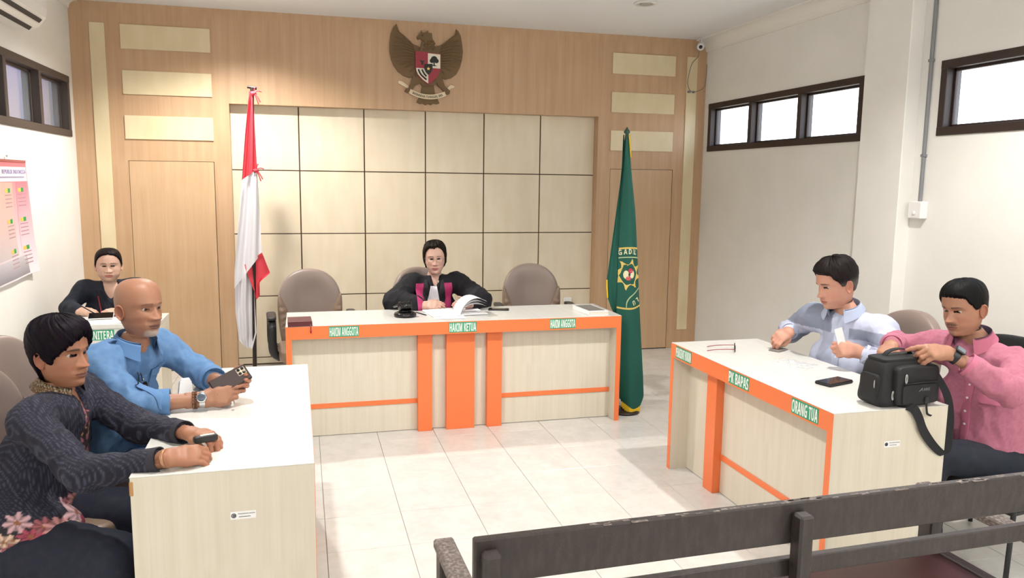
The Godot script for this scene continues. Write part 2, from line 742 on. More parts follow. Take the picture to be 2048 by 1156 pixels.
func room() -> void:
	# floor: slab with single tiles
	var g := Geo.new()
	bar(Vector3(-0.15, -0.15, -0.5), Vector3(ROOM_W + 0.15, -0.006, ROOM_D + 0.15), g)
	var floor_node := struct("floor", g, M("grout"))
	var pitch := 0.377
	var rng := RandomNumberGenerator.new()
	rng.seed = 5
	var cache := {}
	var far := Geo.new()
	for i in range(-1, 16):
		for j in range(-1, 26):
			var x0 := -0.027 + pitch * i
			var z0 := 0.019 + pitch * j
			var lo := Vector2(maxf(x0, 0.0), maxf(z0, 0.0))
			var hi := Vector2(minf(x0 + pitch, ROOM_W), minf(z0 + pitch, ROOM_D))
			if hi.x - lo.x < 0.01 or hi.y - lo.y < 0.01:
				continue
			var s := hi - lo - Vector2(0.0026, 0.0026)
			var ce := (lo + hi) * 0.5
			if z0 > 5.6 or z0 < 0.2:
				far.box(Vector3(ce.x, -0.006, ce.y), Vector3(s.x, 0.012, s.y), 0.0012)
				continue
			var key := Vector2i(roundi(s.x * 1000), roundi(s.y * 1000))
			if not cache.has(key):
				var q := Geo.new()
				q.box(Vector3(), Vector3(s.x, 0.012, s.y), 0.0012)
				cache[key] = q.mesh()
			var m := part("tile", cache[key], M("tile_%d" % rng.randi_range(0, 3)), floor_node)
			m.position = Vector3(ce.x, -0.006 + rng.randf_range(-0.0004, 0.0), ce.y)
	part("outer_tiles", far, M("tile_0"), floor_node).set_meta("kind", "stuff")

	# ceiling and cove mouldings
	g = Geo.new()
	bar(Vector3(-0.15, ROOM_H, -0.5), Vector3(ROOM_W + 0.15, ROOM_H + 0.15, ROOM_D + 0.15), g)
	struct("ceiling", g, M("ceiling"))
	for s in [0, 1]:
		g = Geo.new()
		var prof := [Vector2(0, -0.115), Vector2(0.014, -0.115), Vector2(0.014, -0.100)]
		for k in 9:
			var a := PI / 2 * k / 8.0
			prof.append(Vector2(0.112 - 0.094 * cos(a), -0.100 + 0.086 * sin(a)))
		prof.append_array([Vector2(0.122, -0.014), Vector2(0.122, 0.0), Vector2(0, 0)])
		if s == 0:
			for k in prof.size():
				prof[k] = (prof[k] as Vector2) * 0.6
		for k in prof.size():
			var p: Vector2 = prof[k]
			var q: Vector2 = prof[(k + 1) % prof.size()]
			var xs := func(t: Vector2) -> float: return t.x if s == 0 else ROOM_W - t.x
			var o := Vector3(p.y - q.y, q.x - p.x, 0) * (1.0 if s == 1 else 1.0)
			o = Vector3((q.y - p.y) * (1 if s == 0 else -1), -(q.x - p.x), 0)
			g.poly([Vector3(xs.call(p), ROOM_H + p.y, 0), Vector3(xs.call(q), ROOM_H + q.y, 0), Vector3(xs.call(q), ROOM_H + q.y, ROOM_D), Vector3(xs.call(p), ROOM_H + p.y, ROOM_D)], o)
		struct("trim_%d" % (s + 1), g, M("cove"))

	# back wall: veneer face with a niche of square panels and two flush doors
	g = Geo.new()
	bar(Vector3(-0.15, -0.1, -0.5), Vector3(ROOM_W + 0.15, ROOM_H + 0.05, -0.125), g)
	var nl := 1.2
	var nr := 4.571
	var nt := 2.314
	var dz := -0.126
	var doors := [[0.389, 1.065, 1.819], [4.706, 5.378, 1.819]]
	for q in [[0.0, doors[0][0], 0.0, nt], [doors[0][0], doors[0][1], doors[0][2], nt], [doors[0][1], nl, 0.0, nt], [nr, doors[1][0], 0.0, nt], [doors[1][0], doors[1][1], doors[1][2], nt], [doors[1][1], ROOM_W, 0.0, nt], [0.0, ROOM_W, nt, ROOM_H]]:
		bar(Vector3(q[0], q[2], dz), Vector3(q[1], q[3], 0), g)
	var wb := struct("wall_back", g, M("veneer"))
	for k in 2:
		var q: Array = doors[k]
		g = Geo.new()
		bar(Vector3(q[0] - 0.001, 0, -0.124), Vector3(q[1] + 0.001, q[2] + 0.001, -0.032), g)
		var dn := struct("door_%d" % (k + 1), g, M("gap"))
		g = Geo.new()
		bar(Vector3(q[0] + 0.0035, 0.008, -0.032), Vector3(q[1] - 0.005, q[2] - 0.004, 0.0005), g, 0.001)
		part("door_leaf", g, M("door_veneer"), dn)
	g = Geo.new()
	bar(Vector3(nl, 0, -0.1245), Vector3(nr, nt, -0.119), g)
	part("groove_backing", g, M("groove"), wb)
	var xs := [nl, 1.772, 2.345, 2.906, 3.463, 4.020, nr]
	var ys := [0.003, 0.063, 0.627, 1.191, 1.755, nt]
	for i in 6:
		for j in 5:
			g = Geo.new()
			var gx0: float = xs[i] + (0.0 if i == 0 else 0.0055)
			var gx1: float = xs[i + 1] - (0.0 if i == 5 else 0.0055)
			var gy0: float = ys[j] + 0.0045
			var gy1: float = ys[j + 1] - (0.0 if j == 4 else 0.0045)
			bar(Vector3(gx0, gy0, -0.119), Vector3(gx1, gy1, -0.1075), g, 0.0012)
			part("wall_panel", g, M("panel"), wb)
	for r in [[2.725, 2.92], [2.36, 2.553], [1.995, 2.1885]]:
		for q in [[0.377, 1.068], [4.70, 5.362]]:
			g = Geo.new()
			bar(Vector3(q[0], r[0], 0.0), Vector3(q[1], r[1], 0.012), g, 0.0015)
			part("accent_panel", g, M("accent"), wb)
	for q in [[0.148, 0.262], [5.487, 5.600]]:
		g = Geo.new()
		bar(Vector3(q[0], 0.19, 0.0), Vector3(q[1], 2.922, 0.010), g, 0.0015)
		part("accent_panel", g, M("accent"), wb)

	# side walls with high windows, front wall behind the viewer
	var wy := [2.002, 2.466]
	wall_with_windows("wall_left", -0.15, 0.0, [[0.1285, 2.29], [3.6, 5.76]], [1.995, 2.470], M("wall_left"))
	wall_with_windows("wall_right", ROOM_W, ROOM_W + 0.15, [[0.092, 2.330], [3.035, 5.273]], wy, M("wall"))
	g = Geo.new()
	bar(Vector3(-0.15, 0, ROOM_D), Vector3(ROOM_W + 0.15, ROOM_H, ROOM_D + 0.15), g)
	struct("wall_front", g, M("wall"))
	g = Geo.new()
	bar(Vector3(5.6, 0, 2.445), Vector3(ROOM_W + 0.01, ROOM_H, 2.86), g, 0.004)
	struct("wall_pilaster", g, M("wall"))
	window("window_1", 0.0, [0.1285, 2.29], [1.995, 2.470], -1, M("frame_left"))
	window("window_2", ROOM_W, [0.092, 2.330], wy, 1, M("frame"))
	window("window_3", ROOM_W, [3.035, 5.273], wy, 1, M("frame"))
	window("window_4", 0.0, [3.6, 5.76], [1.995, 2.470], -1, M("frame_left"))

	# corridor behind the left windows
	g = Geo.new()
	bar(Vector3(-1.95, 0, -0.5), Vector3(-1.85, 3.2, 7.0), g)
	bar(Vector3(-1.95, 3.1, -0.5), Vector3(-0.15, 3.2, 7.0), g)
	bar(Vector3(-1.95, -0.15, -0.5), Vector3(-0.15, 0.0, 7.0), g)
	bar(Vector3(-1.95, 0, -0.6), Vector3(-0.15, 3.2, -0.5), g)
	bar(Vector3(-1.95, 0, 7.0), Vector3(-0.15, 3.2, 7.1), g)
	struct("wall_corridor", g, M("corridor"))
	var t := thing("tube_lamp", "bright ceiling tube lamp of the corridor, seen through the left window", "ceiling light", Vector3(-1.2, 3.02, 0.35))
	g = Geo.new()
	g.box(Vector3(0, 0.06, 0), Vector3(0.10, 0.04, 0.9), 0.006)
	part("lamp_housing", g, M("white_metal"), t)
	g = Geo.new()
	g.tube([Vector3(0, 0.02, -0.42), Vector3(0, 0.02, 0.42)], 0.016, 12)
	var e := flat_mat(Color(1, 1, 1), 0.4)
	e.emission_enabled = true
	e.emission = Color(0.92, 0.94, 1.0)
	e.emission_energy_multiplier = 2.0
	part("lamp_tube", g, e, t)
	var l := OmniLight3D.new()
	l.name = "lamp_light"
	l.light_energy = 1.3
	l.light_color = Color(0.9, 0.92, 1.0)
	l.light_size = 0.1
	l.omni_range = 8.0
	l.omni_attenuation = 2.0
	l.shadow_enabled = true
	l.position = Vector3(0, -0.08, 0)
	t.add_child(l)


func wall_with_windows(called: String, x0: float, x1: float, spans: Array, wy: Array, mat: Material) -> void:
	var g := Geo.new()
	bar(Vector3(x0, 0, -0.3), Vector3(x1, wy[0], ROOM_D), g)
	bar(Vector3(x0, wy[1], -0.3), Vector3(x1, ROOM_H, ROOM_D), g)
	var z := -0.3
	for s in spans:
		bar(Vector3(x0, wy[0], z), Vector3(x1, wy[1], s[0]), g)
		z = s[1]
	bar(Vector3(x0, wy[0], z), Vector3(x1, wy[1], ROOM_D), g)
	struct(called, g, mat)


func window(called: String, x: float, span: Array, wy: Array, side: int, mat: Material) -> void:   # frame with three panes; «side»: where outside is
	var g := Geo.new()
	var a := x - side * 0.012
	var b := x + side * 0.105
	var w := 0.052
	bar(Vector3(a, wy[0], span[0]), Vector3(b, wy[0] + w, span[1]), g, 0.003)
	bar(Vector3(a, wy[1] - w, span[0]), Vector3(b, wy[1], span[1]), g, 0.003)
	var step: float = (span[1] - span[0] - w) / 3.0
	for k in 4:
		var z: float = span[0] + step * k
		bar(Vector3(a + side * 0.002, wy[0] + 0.01, z), Vector3(b, wy[1] - 0.01, z + w), g, 0.003)
	var f := struct(called, g, mat)
	for k in 3:
		var z0: float = span[0] + step * k + w
		var z1: float = span[0] + step * (k + 1)
		g = Geo.new()
		for q in [[wy[0] + w, wy[0] + w + 0.016, z0, z1], [wy[1] - w - 0.016, wy[1] - w, z0, z1], [wy[0] + w, wy[1] - w, z0, z0 + 0.016], [wy[0] + w, wy[1] - w, z1 - 0.016, z1]]:
			bar(Vector3(x + side * 0.045, q[0], q[2]), Vector3(x + side * 0.075, q[1], q[3]), g, 0.002)
		var sash := part("sash", g, mat, f)
		g = Geo.new()
		bar(Vector3(x + side * 0.058, wy[0] + w + 0.010, z0 + 0.010), Vector3(x + side * 0.062, wy[1] - w - 0.010, z1 - 0.010), g)
		part("pane", g, M("glass"), sash)


func wall_things() -> void:
	# security camera in the far right corner
	var t := thing("security_camera", "small white security camera in the upper corner beside the right wall", "camera", Vector3(5.56, 3.05, 0.10))
	var g := Geo.new()
	g.lathe(Vector3(0.02, 0.025, 0), [Vector2(0.03, 0.0), Vector2(0.03, 0.015)], 20)
	g.tube([Vector3(0.02, 0.03, 0), Vector3(0.02, -0.01, 0.01), Vector3(0.01, -0.03, 0.03)], 0.009, 8)
	part("bracket", g, M("white_plastic"), t)
	var dir := Vector3(-0.45, -0.35, 0.82).normalized()
	var B := Basis(dir.cross(Vector3.UP).normalized(), dir, Vector3.UP)
	g = Geo.new()
	g.lathe(Vector3(0, -0.04, 0.03), [Vector2(0.02, -0.05), Vector2(0.034, -0.045), Vector2(0.036, 0.05), Vector2(0.030, 0.056), Vector2(0.028, 0.048)], 24, B)
	part("body", g, M("white_plastic"), t)
	g = Geo.new()
	g.lathe(Vector3(0, -0.04, 0.03), [Vector2(0.001, 0.05), Vector2(0.017, 0.052), Vector2(0.017, 0.044)], 20, B)
	part("lens", g, M("gloss_black"), t)

	var c := thing("camera_cable", "thin loose cable looping down the wood wall below the security camera", "cable", Vector3(5.54, 2.6, 0.0))
	g = Geo.new()
	var pts := []
	for p in [[5.60, 3.02, .03], [5.60, 2.93, .012], [5.535, 2.86, .016], [5.50, 2.74, .02], [5.495, 2.66, .02], [5.52, 2.60, .018], [5.56, 2.585, .02], [5.62, 2.60, .016], [5.68, 2.64, .012], [5.697, 2.74, .012], [5.697, 2.86, .012]]:
		pts.append(Vector3(p[0], p[1], p[2]) - c.position)
	g.tube(smooth_path(pts, 5), 0.0035, 6)
	part("cord", g, M("wire"), c)
	for q in [[5.515, 0.03], [5.56, 0.02]]:
		g = Geo.new()
		g.box(Vector3(q[0], 2.584, .018) - c.position, Vector3(q[1], 0.020, 0.02), 0.003)
		part("connector", g, M("grey_plastic"), c)

	# conduit and switch box on the right wall
	t = thing("conduit_pipe", "grey vertical conduit pipe on the white right wall beside the pilaster", "pipe", Vector3(ROOM_W, 1.58, 2.953))
	g = Geo.new()
	g.tube([Vector3(-0.013, -0.002, 0), Vector3(-0.013, ROOM_H - 1.58, 0)], 0.0125, 14)
	part("tube", g, M("grey_plastic"), t)
	for y in [0.3, 0.9, 1.4]:
		g = Geo.new()
		g.box(Vector3(-0.012, y, 0), Vector3(0.03, 0.018, 0.036), 0.004)
		part("clip", g, M("grey_plastic"), t)
	t = thing("switch_box", "white surface mounted switch box at the foot of the grey conduit", "switch box", Vector3(ROOM_W, 1.53, 2.957))
	g = Geo.new()
	g.box(Vector3(-0.028, 0, 0), Vector3(0.056, 0.112, 0.112), 0.005)
	part("housing", g, M("white_plastic"), t)
	g = Geo.new()
	g.lathe(Vector3(-0.056, -0.02, 0.0), [Vector2(0.014, -0.001), Vector2(0.014, 0.006), Vector2(0.010, 0.010), Vector2(0.001, 0.010)], 16, Basis(Vector3.FORWARD, Vector3.LEFT, Vector3.UP))
	part("knob", g, M("white_plastic"), t)

	# socket in the niche
	t = thing("wall_socket", "small white power socket low on the cream panels behind the empty chair", "socket", Vector3(4.331, 0.50, -0.107))
	g = Geo.new()
	g.box(Vector3(0, 0, 0.009), Vector3(0.085, 0.085, 0.018), 0.005)
	part("plate", g, M("white_plastic"), t)
	g = Geo.new()
	for s in [-1, 1]:
		g.lathe(Vector3(s * 0.010, 0, 0.0175), [Vector2(0.004, 0), Vector2(0.004, 0.0012), Vector2(0.0005, 0.0012)], 10, Basis(Vector3.RIGHT, Vector3.BACK, Vector3.DOWN))
	part("contact_hole", g, M("gloss_black"), t)

	# air conditioner on the left wall
	t = thing("air_conditioner", "white wall mounted air conditioner high on the left wall, only its lower end in view", "air conditioner", Vector3(0, 2.62, 1.78))
	g = Geo.new()
	var prof := PackedVector2Array([Vector2(0, 0.0), Vector2(0.10, -0.015), Vector2(0.165, 0.02), Vector2(0.205, 0.075), Vector2(0.215, 0.13), Vector2(0.215, 0.26), Vector2(0.19, 0.29), Vector2(0, 0.29)])
	g.prism(prof, -0.42, 0.42)
	part("casing", g, M("white_plastic"), t)
	g = Geo.new()
	for k in 2:
		var p: Vector2 = [Vector2(0.125, -0.002), Vector2(0.186, 0.046)][k]
		g.box(Vector3(p.x, p.y, 0), Vector3(0.028, 0.012, 0.72), 0.002, Basis(Vector3.BACK, atan2(0.055, 0.05)))
	part("air_outlet", g, M("vent_dark"), t)
	g = Geo.new()
	g.box(Vector3(0.158, 0.018, 0), Vector3(0.040, 0.008, 0.74), 0.002, Basis(Vector3.BACK, atan2(0.045, 0.045)))
	part("louver", g, M("white_plastic"), t)

	# poster on the left wall
	poster()


func smooth_path(p: Array, n: int) -> Array:
	var out := []
	for i in p.size() - 1:
		var a: Vector3 = p[maxi(i - 1, 0)]
		var d: Vector3 = p[mini(i + 2, p.size() - 1)]
		for k in n:
			out.append((p[i] as Vector3).cubic_interpolate(p[i + 1], a, d, float(k) / n))
	out.append(p[-1])
	return out


func poster() -> void:
	# hangs on the wall plane x = 0; its own axes: along the wall (towards the back), up
	var t := thing("wall_poster", "curled red and white printed notice poster hanging on the left wall", "poster", Vector3(0.004, 1.04, 1.965))
	var W := 0.64
	var H := 0.74
	var curl := func(p: Vector3) -> Vector3:      # p.x 0..W towards the back wall, p.y up, p.z off the wall
		var u := p.x / W
		var v := p.y / H
		var off := 0.004 + 0.018 * pow(absf(u - 0.5) * 2.0, 3.0) * (1.0 - v * 0.6) + 0.010 * sin(u * 5.0 + v * 3.0) * (1.0 - v) + 0.03 * pow(1.0 - v, 3.0) * u
		return Vector3(off + p.z, p.y + (0.03 * (u - 1.0) * (1.0 - v)), -p.x + 0.06 * (1.0 - v) * (1.0 - u) * 0.3 - 0.05 * (1.0 - v) * u)
	var sheet := func(x0: float, x1: float, y0: float, y1: float, z: float, c0: Color, c1: Color) -> Geo:
		var g := Geo.new()
		var rows := []
		var cols := []
		var nx := 14
		var ny := 16
		for j in ny + 1:
			var r := PackedVector3Array()
			var cc := PackedColorArray()
			for i in nx + 1:
				r.append(curl.call(Vector3(lerpf(x0, x1, float(i) / nx), lerpf(y0, y1, float(j) / ny), z)))
				cc.append(c0.lerp(c1, float(j) / ny))
			rows.append(r)
			cols.append(cc)
		g.grid(rows, false, false, cols)
		return g
	part("sheet", sheet.call(0, W, 0.0, H, 0.0, lin("eae4ea"), lin("e27078")), M("tint"), t)
	part("lower_print", sheet.call(0, W * 0.80, 0.01, 0.13, 0.0012, lin("8f8b92"), lin("c9c3c8")), M("tint"), t)
	part("left_print", sheet.call(0, W * 0.60, 0.14, 0.60, 0.0012, lin("c9bfc0"), lin("eab0a0")), M("tint"), t)
	part("right_print", sheet.call(W * 0.70, W * 0.97, 0.10, 0.60, 0.0012, lin("e6dbe4"), lin("ec7f8c")), M("tint"), t)
	part("header", sheet.call(0, W * 0.98, 0.605, 0.695, 0.0014, lin("f3eef3"), lin("f3eef3")), M("tint"), t)
	part("top_bar", sheet.call(0, W, 0.725, H, 0.0030, lin("a35a58"), lin("a35a58")), M("tint"), t)
	var on := func(cx: float, cy: float) -> Callable:
		return func(p: Vector3) -> Vector3: return curl.call(Vector3(cx + p.x, cy + p.y, 0.0018 + p.z))
	part("lettering", letters("REPUBLIK INDONESIA", 0.40, 0.026, 0.0006, on.call(W * 0.66, 0.665)), flat_mat(Color("7a6aa0"), 0.7), t)
	part("text_lines", sheet.call(W * 0.14, W * 0.92, 0.626, 0.636, 0.0020, lin("9a90a8"), lin("9a90a8")), M("tint"), t)
	for r in 3:
		for k in 2:
			var x: float = W * ([0.48, 0.82][k])
			var y: float = [0.55, 0.36, 0.175][r]
			part("yellow_box", sheet.call(x - 0.055, x - 0.006, y - 0.012, y + 0.012, 0.0020, lin("e8c25a"), lin("e8c25a")), M("tint"), t)
			part("green_box", sheet.call(x - 0.006, x + 0.032, y - 0.013, y + 0.014, 0.0024, lin("2f9c52"), lin("2f9c52")), M("tint"), t)
			var lines := Geo.new()
			for q in 4:
				var yy := y - 0.03 - q * 0.024
				var sg: Geo = sheet.call(x - 0.06, x + 0.055, yy, yy + 0.006, 0.0022, lin("b58f96"), lin("b58f96"))
				var off := lines.v.size()
				lines.v.append_array(sg.v)
				lines.n.append_array(sg.n)
				lines.c.append_array(sg.c)
				for ii in sg.ix:
					lines.ix.append(ii + off)
			part("text_lines", lines, M("tint"), t)
	var g := Geo.new()
	g.tube([Vector3(0.004, H + 0.02, -W * 0.5), Vector3(0.012, H + 0.02, -W * 0.5)], 0.006, 8)
	part("hanging_nail", g, M("steel"), t)


# ---------------------------------------------------------------- furniture
func soft_box(g: Geo, ce: Vector3, half: Vector3, e := 0.35, seg := 28, B := Basis(), bend = null) -> void:   # cushion-like superquadric
	var rows := []
	for j in seg / 2 + 1:
		var v := PI * (float(j) / (seg / 2.0) - 0.5)
		var cv := pow(absf(cos(v)), e)
		var sv := signf(sin(v)) * pow(absf(sin(v)), e)
		var r := PackedVector3Array()
		for i in seg:
			var u := TAU * i / seg
			var p := Vector3(signf(cos(u)) * pow(absf(cos(u)), e) * cv, sv, signf(sin(u)) * pow(absf(sin(u)), e) * cv) * half
			if bend != null:
				p = bend.call(p)
			r.append(ce + B * p)
		rows.append(r)
	g.grid(rows, true)


func desk(called: String, label: String, at: Vector3, turn: float, L: float, D: float, pillars: Array, stripes: Array, signs: Array) -> Node3D:
	var t := thing(called, label, "desk", at, turn)
	var zf := D / 2
	var g := Geo.new()
	bar(Vector3(-L / 2, 0.7565, -zf), Vector3(L / 2, DESK_H, zf - 0.001), g, 0.001)
	bar(Vector3(-L / 2 + 0.035, 0.728, -zf), Vector3(L / 2 - 0.035, 0.7565, zf - 0.018), g)
	part("desktop", g, M("desk_top"), t)
	for s in [-1, 1]:
		g = Geo.new()
		bar(Vector3(s * (L / 2 - 0.035), 0.0, -zf + 0.002), Vector3(s * L / 2, 0.7565, zf - 0.0015), g)
		var p := part("side_panel", g, M("laminate"), t)
		g = Geo.new()
		bar(Vector3(s * (L / 2 - 0.035), 0.0, zf - 0.0015), Vector3(s * L / 2, 0.7565, zf), g)
		part("edge_strip", g, M("orange"), p)
	g = Geo.new()
	bar(Vector3(-L / 2 + 0.035, 0.004, zf - 0.128), Vector3(L / 2 - 0.035, 0.728, zf - 0.11), g)
	part("front_panel", g, M("laminate"), t)
	g = Geo.new()
	bar(Vector3(-L / 2 + 0.035, 0.675, zf - 0.018), Vector3(L / 2 - 0.035, 0.7565, zf), g)
	part("apron", g, M("orange"), t)
	for q in pillars:
		g = Geo.new()
		bar(Vector3(q[0], 0.0, zf - 0.11), Vector3(q[1], 0.675, zf - 0.062), g, 0.0015)
		part("pillar", g, M("orange"), t)
	for q in stripes:
		g = Geo.new()
		bar(Vector3(q[0], 0.188, zf - 0.11), Vector3(q[1], 0.220, zf - 0.104), g, 0.001)
		part("stripe", g, M("orange"), t)
	for q in signs:
		sign_plate(t, q[1], Vector3(q[0], 0.718, zf), q[2] if q.size() > 2 else 0.187)
	return t


func sign_plate(t: Node3D, text: String, at: Vector3, w: float) -> void:
	var g := Geo.new()
	bar(at + Vector3(-w / 2, -0.034, 0), at + Vector3(w / 2, 0.034, 0.0015), g, 0.0004)
	var p := part("name_sign", g, M("sign_green"), t)
	var fit := func(q: Vector3) -> Vector3: return at + Vector3(0, 0, 0.0013) + q
	part("lettering", letters(text, w - 0.008, 0.056, 0.001, fit), M("sign_white"), p)
	sub(p, "green name sign with white capitals " + text)


func asset_sticker(t: Node3D, at: Vector3, right: Vector3, out: Vector3) -> void:
	var B := Basis(right, Vector3.UP, out)
	var g := Geo.new()
	g.box(at, Vector3(0.078, 0.026, 0.0008), 0.0002, B)
	var s := part("asset_sticker", g, M("white_paper"), t)
	g = Geo.new()
	g.lathe(at + B * Vector3(-0.029, 0, 0.0004), [Vector2(0.008, 0), Vector2(0.008, 0.0004), Vector2(0.005, 0.0004), Vector2(0.005, 0)], 18, Basis(right, out, -Vector3.UP))
	g.lathe(at + B * Vector3(-0.029, 0, 0.0004), [Vector2(0.0032, 0), Vector2(0.0032, 0.0004), Vector2(0.0005, 0.0004)], 12, Basis(right, out, -Vector3.UP))
	part("round_mark", g, M("ink"), s)
	var fit := func(q: Vector3) -> Vector3: return at + B * (Vector3(0.010, 0.005, 0.0004) + q)
	part("print", letters("PENGADILAN NEGERI", 0.052, 0.004, 0.0003, fit), M("ink"), s)
	g = Geo.new()
	g.box(at + B * Vector3(0.004, -0.005, 0.0005), Vector3(0.036, 0.0022, 0.0004), 0.0, B)
	part("print", g, M("ink"), s)


func desks() -> void:
	desk("judges_desk", "long cream judges' desk with orange trim and three green signs before the niche", Vector3(2.7995, 0, 1.932), 0.0, 2.267, 0.556,
		[[-0.292, -0.196], [-0.099, 0.095], [0.183, 0.287]], [[-1.0985, -0.292], [0.287, 1.0985]],
		[[-0.774, "HAKIM ANGGOTA"], [0.0, "HAKIM KETUA"], [0.700, "HAKIM ANGGOTA"]])
	var r := desk("counsel_desk", "cream desk with orange trim on the right, marked PK BAPAS and ORANG TUA", Vector3(4.139, 0, 3.869), -PI / 2, 1.458, 0.568,
		[[-0.405, -0.303]], [[-0.303, 0.694]], [[-0.575, "PENASIHAT HUKUM"], [0.010, "PK BAPAS"], [0.542, "ORANG TUA"]])
	asset_sticker(r, Vector3(0.7295, 0.610, -0.012), Vector3(0, 0, -1), Vector3(1, 0, 0))
	var l := desk("counsel_desk", "plain cream desk at lower left, small white asset sticker on its end", Vector3(1.522, 0, 3.986), PI / 2 + 0.007, 1.434, 0.556,
		[[0.303, 0.405]], [[-0.682, 0.303]], [])
	asset_sticker(l, Vector3(-0.7175, 0.605, 0.052), Vector3(0, 0, 1), Vector3(-1, 0, 0))
	var g := Geo.new()
	g.box(Vector3(-0.712, 0.722, -0.272), Vector3(0.014, 0.05, 0.014), 0.004)
	sub(part("chipped_corner", g, M("chipboard"), l), "bare brown chipped corner")

	# the clerk's small table in the back corner
	var t := thing("clerk_table", "small white table in the back left corner with a green sign", "table", Vector3(0.50, 0, 1.555))
	g = Geo.new()
	bar(Vector3(-0.36, 0.705, -0.20), Vector3(0.36, 0.733, 0.20), g, 0.002)
	part("tabletop", g, M("desk_top"), t)
	for s in [-1, 1]:
		g = Geo.new()
		bar(Vector3(s * 0.33, 0.0, -0.19), Vector3(s * 0.36, 0.705, 0.19), g, 0.001)
		part("side_panel", g, M("laminate"), t)
	g = Geo.new()
	bar(Vector3(-0.33, 0.10, 0.165), Vector3(0.33, 0.705, 0.185), g, 0.001)
	part("front_panel", g, M("desk_top"), t)
	sign_plate(t, "PANITERA", Vector3(0.0, 0.662, 0.1852), 0.17)


func make_chair(called: String, label: String, at: Vector3, turn: float, group := "") -> Node3D:
	var t := thing(called, label, "chair", at, turn, group)
	# backrest: a padded shield, leaning back a little
	var lean := func(p: Vector3) -> Vector3: return Vector3(p.x, p.y, p.z - (p.y - 0.45) * 0.13 - 0.20 + 0.10 * pow(absf(p.x) / 0.24, 2.0) * 0.55)
	var half := func(y: float) -> float:
		var k := (y - 0.42) / 0.58
		if k < 0.5:
			return 0.205 + 0.03 * sin(k * PI)
		return 0.235 * pow(maxf(1.0 - pow((k - 0.5) / 0.5, 2.7), 0.0), 0.46)
	var g := Geo.new()
	var rows := []
	for j in 37:
		var k := j / 36.0
		var y := 0.42 + 0.58 * (1.0 - pow(1.0 - k, 1.6))
		var w: float = maxf(half.call(y), 0.004)
		var th := 0.052 * pow(maxf(1.0 - pow(k, 7.0), 0.0), 0.5) + 0.002
		var r := PackedVector3Array()
		for i in 48:
			var a := TAU * i / 48.0
			var x := w * signf(cos(a)) * pow(absf(cos(a)), 0.75)
			var z := th * signf(sin(a)) * pow(absf(sin(a)), 0.55)
			if z > 0.0:
				z -= 0.012 * exp(-pow(x / 0.10, 4.0)) * smoothstep(0.98, 0.80, y)
			r.append(lean.call(Vector3(x, y, z)))
		rows.append(r)
	g.grid(rows, true, true)
	part("backrest", g, M("leather_flat"), t)
	for s in [-1.0, 1.0]:      # gathered side pads
		g = Geo.new()
		rows = []
		for j in 41:
			var k := j / 40.0
			var y := 0.46 + 0.36 * k
			var xi := lerpf(0.105, 0.222, pow(k, 1.7))
			var xo: float = half.call(y) + 0.004
			var r := PackedVector3Array()
			for i in 15:
				var u := i / 14.0
				var x := lerpf(xi, xo, u)
				var full := sin(u * PI * 0.86 + 0.25) * pow(sin(PI * (0.08 + 0.92 * k)), 0.5)
				var z := 0.046 + 0.030 * full + 0.0045 * sin(k * 46.0 + u * 2.5 + sin(u * 4.0 + k * 9.0)) * full * smoothstep(0.95, 0.6, k)
				if i == 14:
					z = 0.0
				if i == 0 or j == 0 or j == 40:
					z = 0.030
				r.append(lean.call(Vector3(s * x, y, z)))
			rows.append(r)
		g.grid(rows, false, true)
		part("side_pad", g, M("leather"), t)
	g = Geo.new()
	soft_box(g, Vector3(0, 0.43, 0.05), Vector3(0.25, 0.055, 0.25), 0.4, 32)
	part("seat", g, M("leather"), t)
	for s in [-1.0, 1.0]:
		g = Geo.new()
		g.tube(smooth_path([Vector3(s * 0.235, 0.42, -0.16), Vector3(s * 0.285, 0.45, -0.17), Vector3(s * 0.29, 0.62, -0.14), Vector3(s * 0.29, 0.665, -0.07), Vector3(s * 0.29, 0.67, 0.08), Vector3(s * 0.29, 0.63, 0.165), Vector3(s * 0.285, 0.46, 0.16), Vector3(s * 0.235, 0.40, 0.13)], 5), 0.021, 10, 1.5, Vector3.RIGHT)
		var a := part("armrest", g, M("black_plastic"), t)
		g = Geo.new()
		soft_box(g, Vector3(s * 0.29, 0.69, 0.02), Vector3(0.034, 0.016, 0.15), 0.45, 20)
		part("arm_pad", g, M("black_plastic"), a)
	g = Geo.new()
	g.lathe(Vector3(), [Vector2(0.03, 0.09), Vector2(0.03, 0.22), Vector2(0.022, 0.22), Vector2(0.022, 0.385), Vector2(0.09, 0.39), Vector2(0.09, 0.40)], 20)
	part("gas_column", g, M("black_plastic"), t)
	for k in 5:
		var a := TAU * k / 5 + 0.3
		var d := Vector3(cos(a), 0, sin(a))
		g = Geo.new()
		g.tube([d * 0.02 + Vector3(0, 0.12, 0), d * 0.15 + Vector3(0, 0.11, 0), d * 0.29 + Vector3(0, 0.075, 0)], [0.026, 0.022, 0.017], 8)
		var leg := part("base_leg", g, M("black_plastic"), t)
		g = Geo.new()
		for s in [-1.0, 1.0]:
			g.lathe(d * 0.285 + Vector3(0, 0.028, 0) + d.cross(Vector3.UP) * s * 0.014, [Vector2(0.004, -0.009), Vector2(0.027, -0.009), Vector2(0.027, 0.009), Vector2(0.004, 0.009)], 16, Basis(Vector3.UP, d.cross(Vector3.UP) * 1.0, d))
		part("caster", g, M("black_plastic"), leg)
	return t


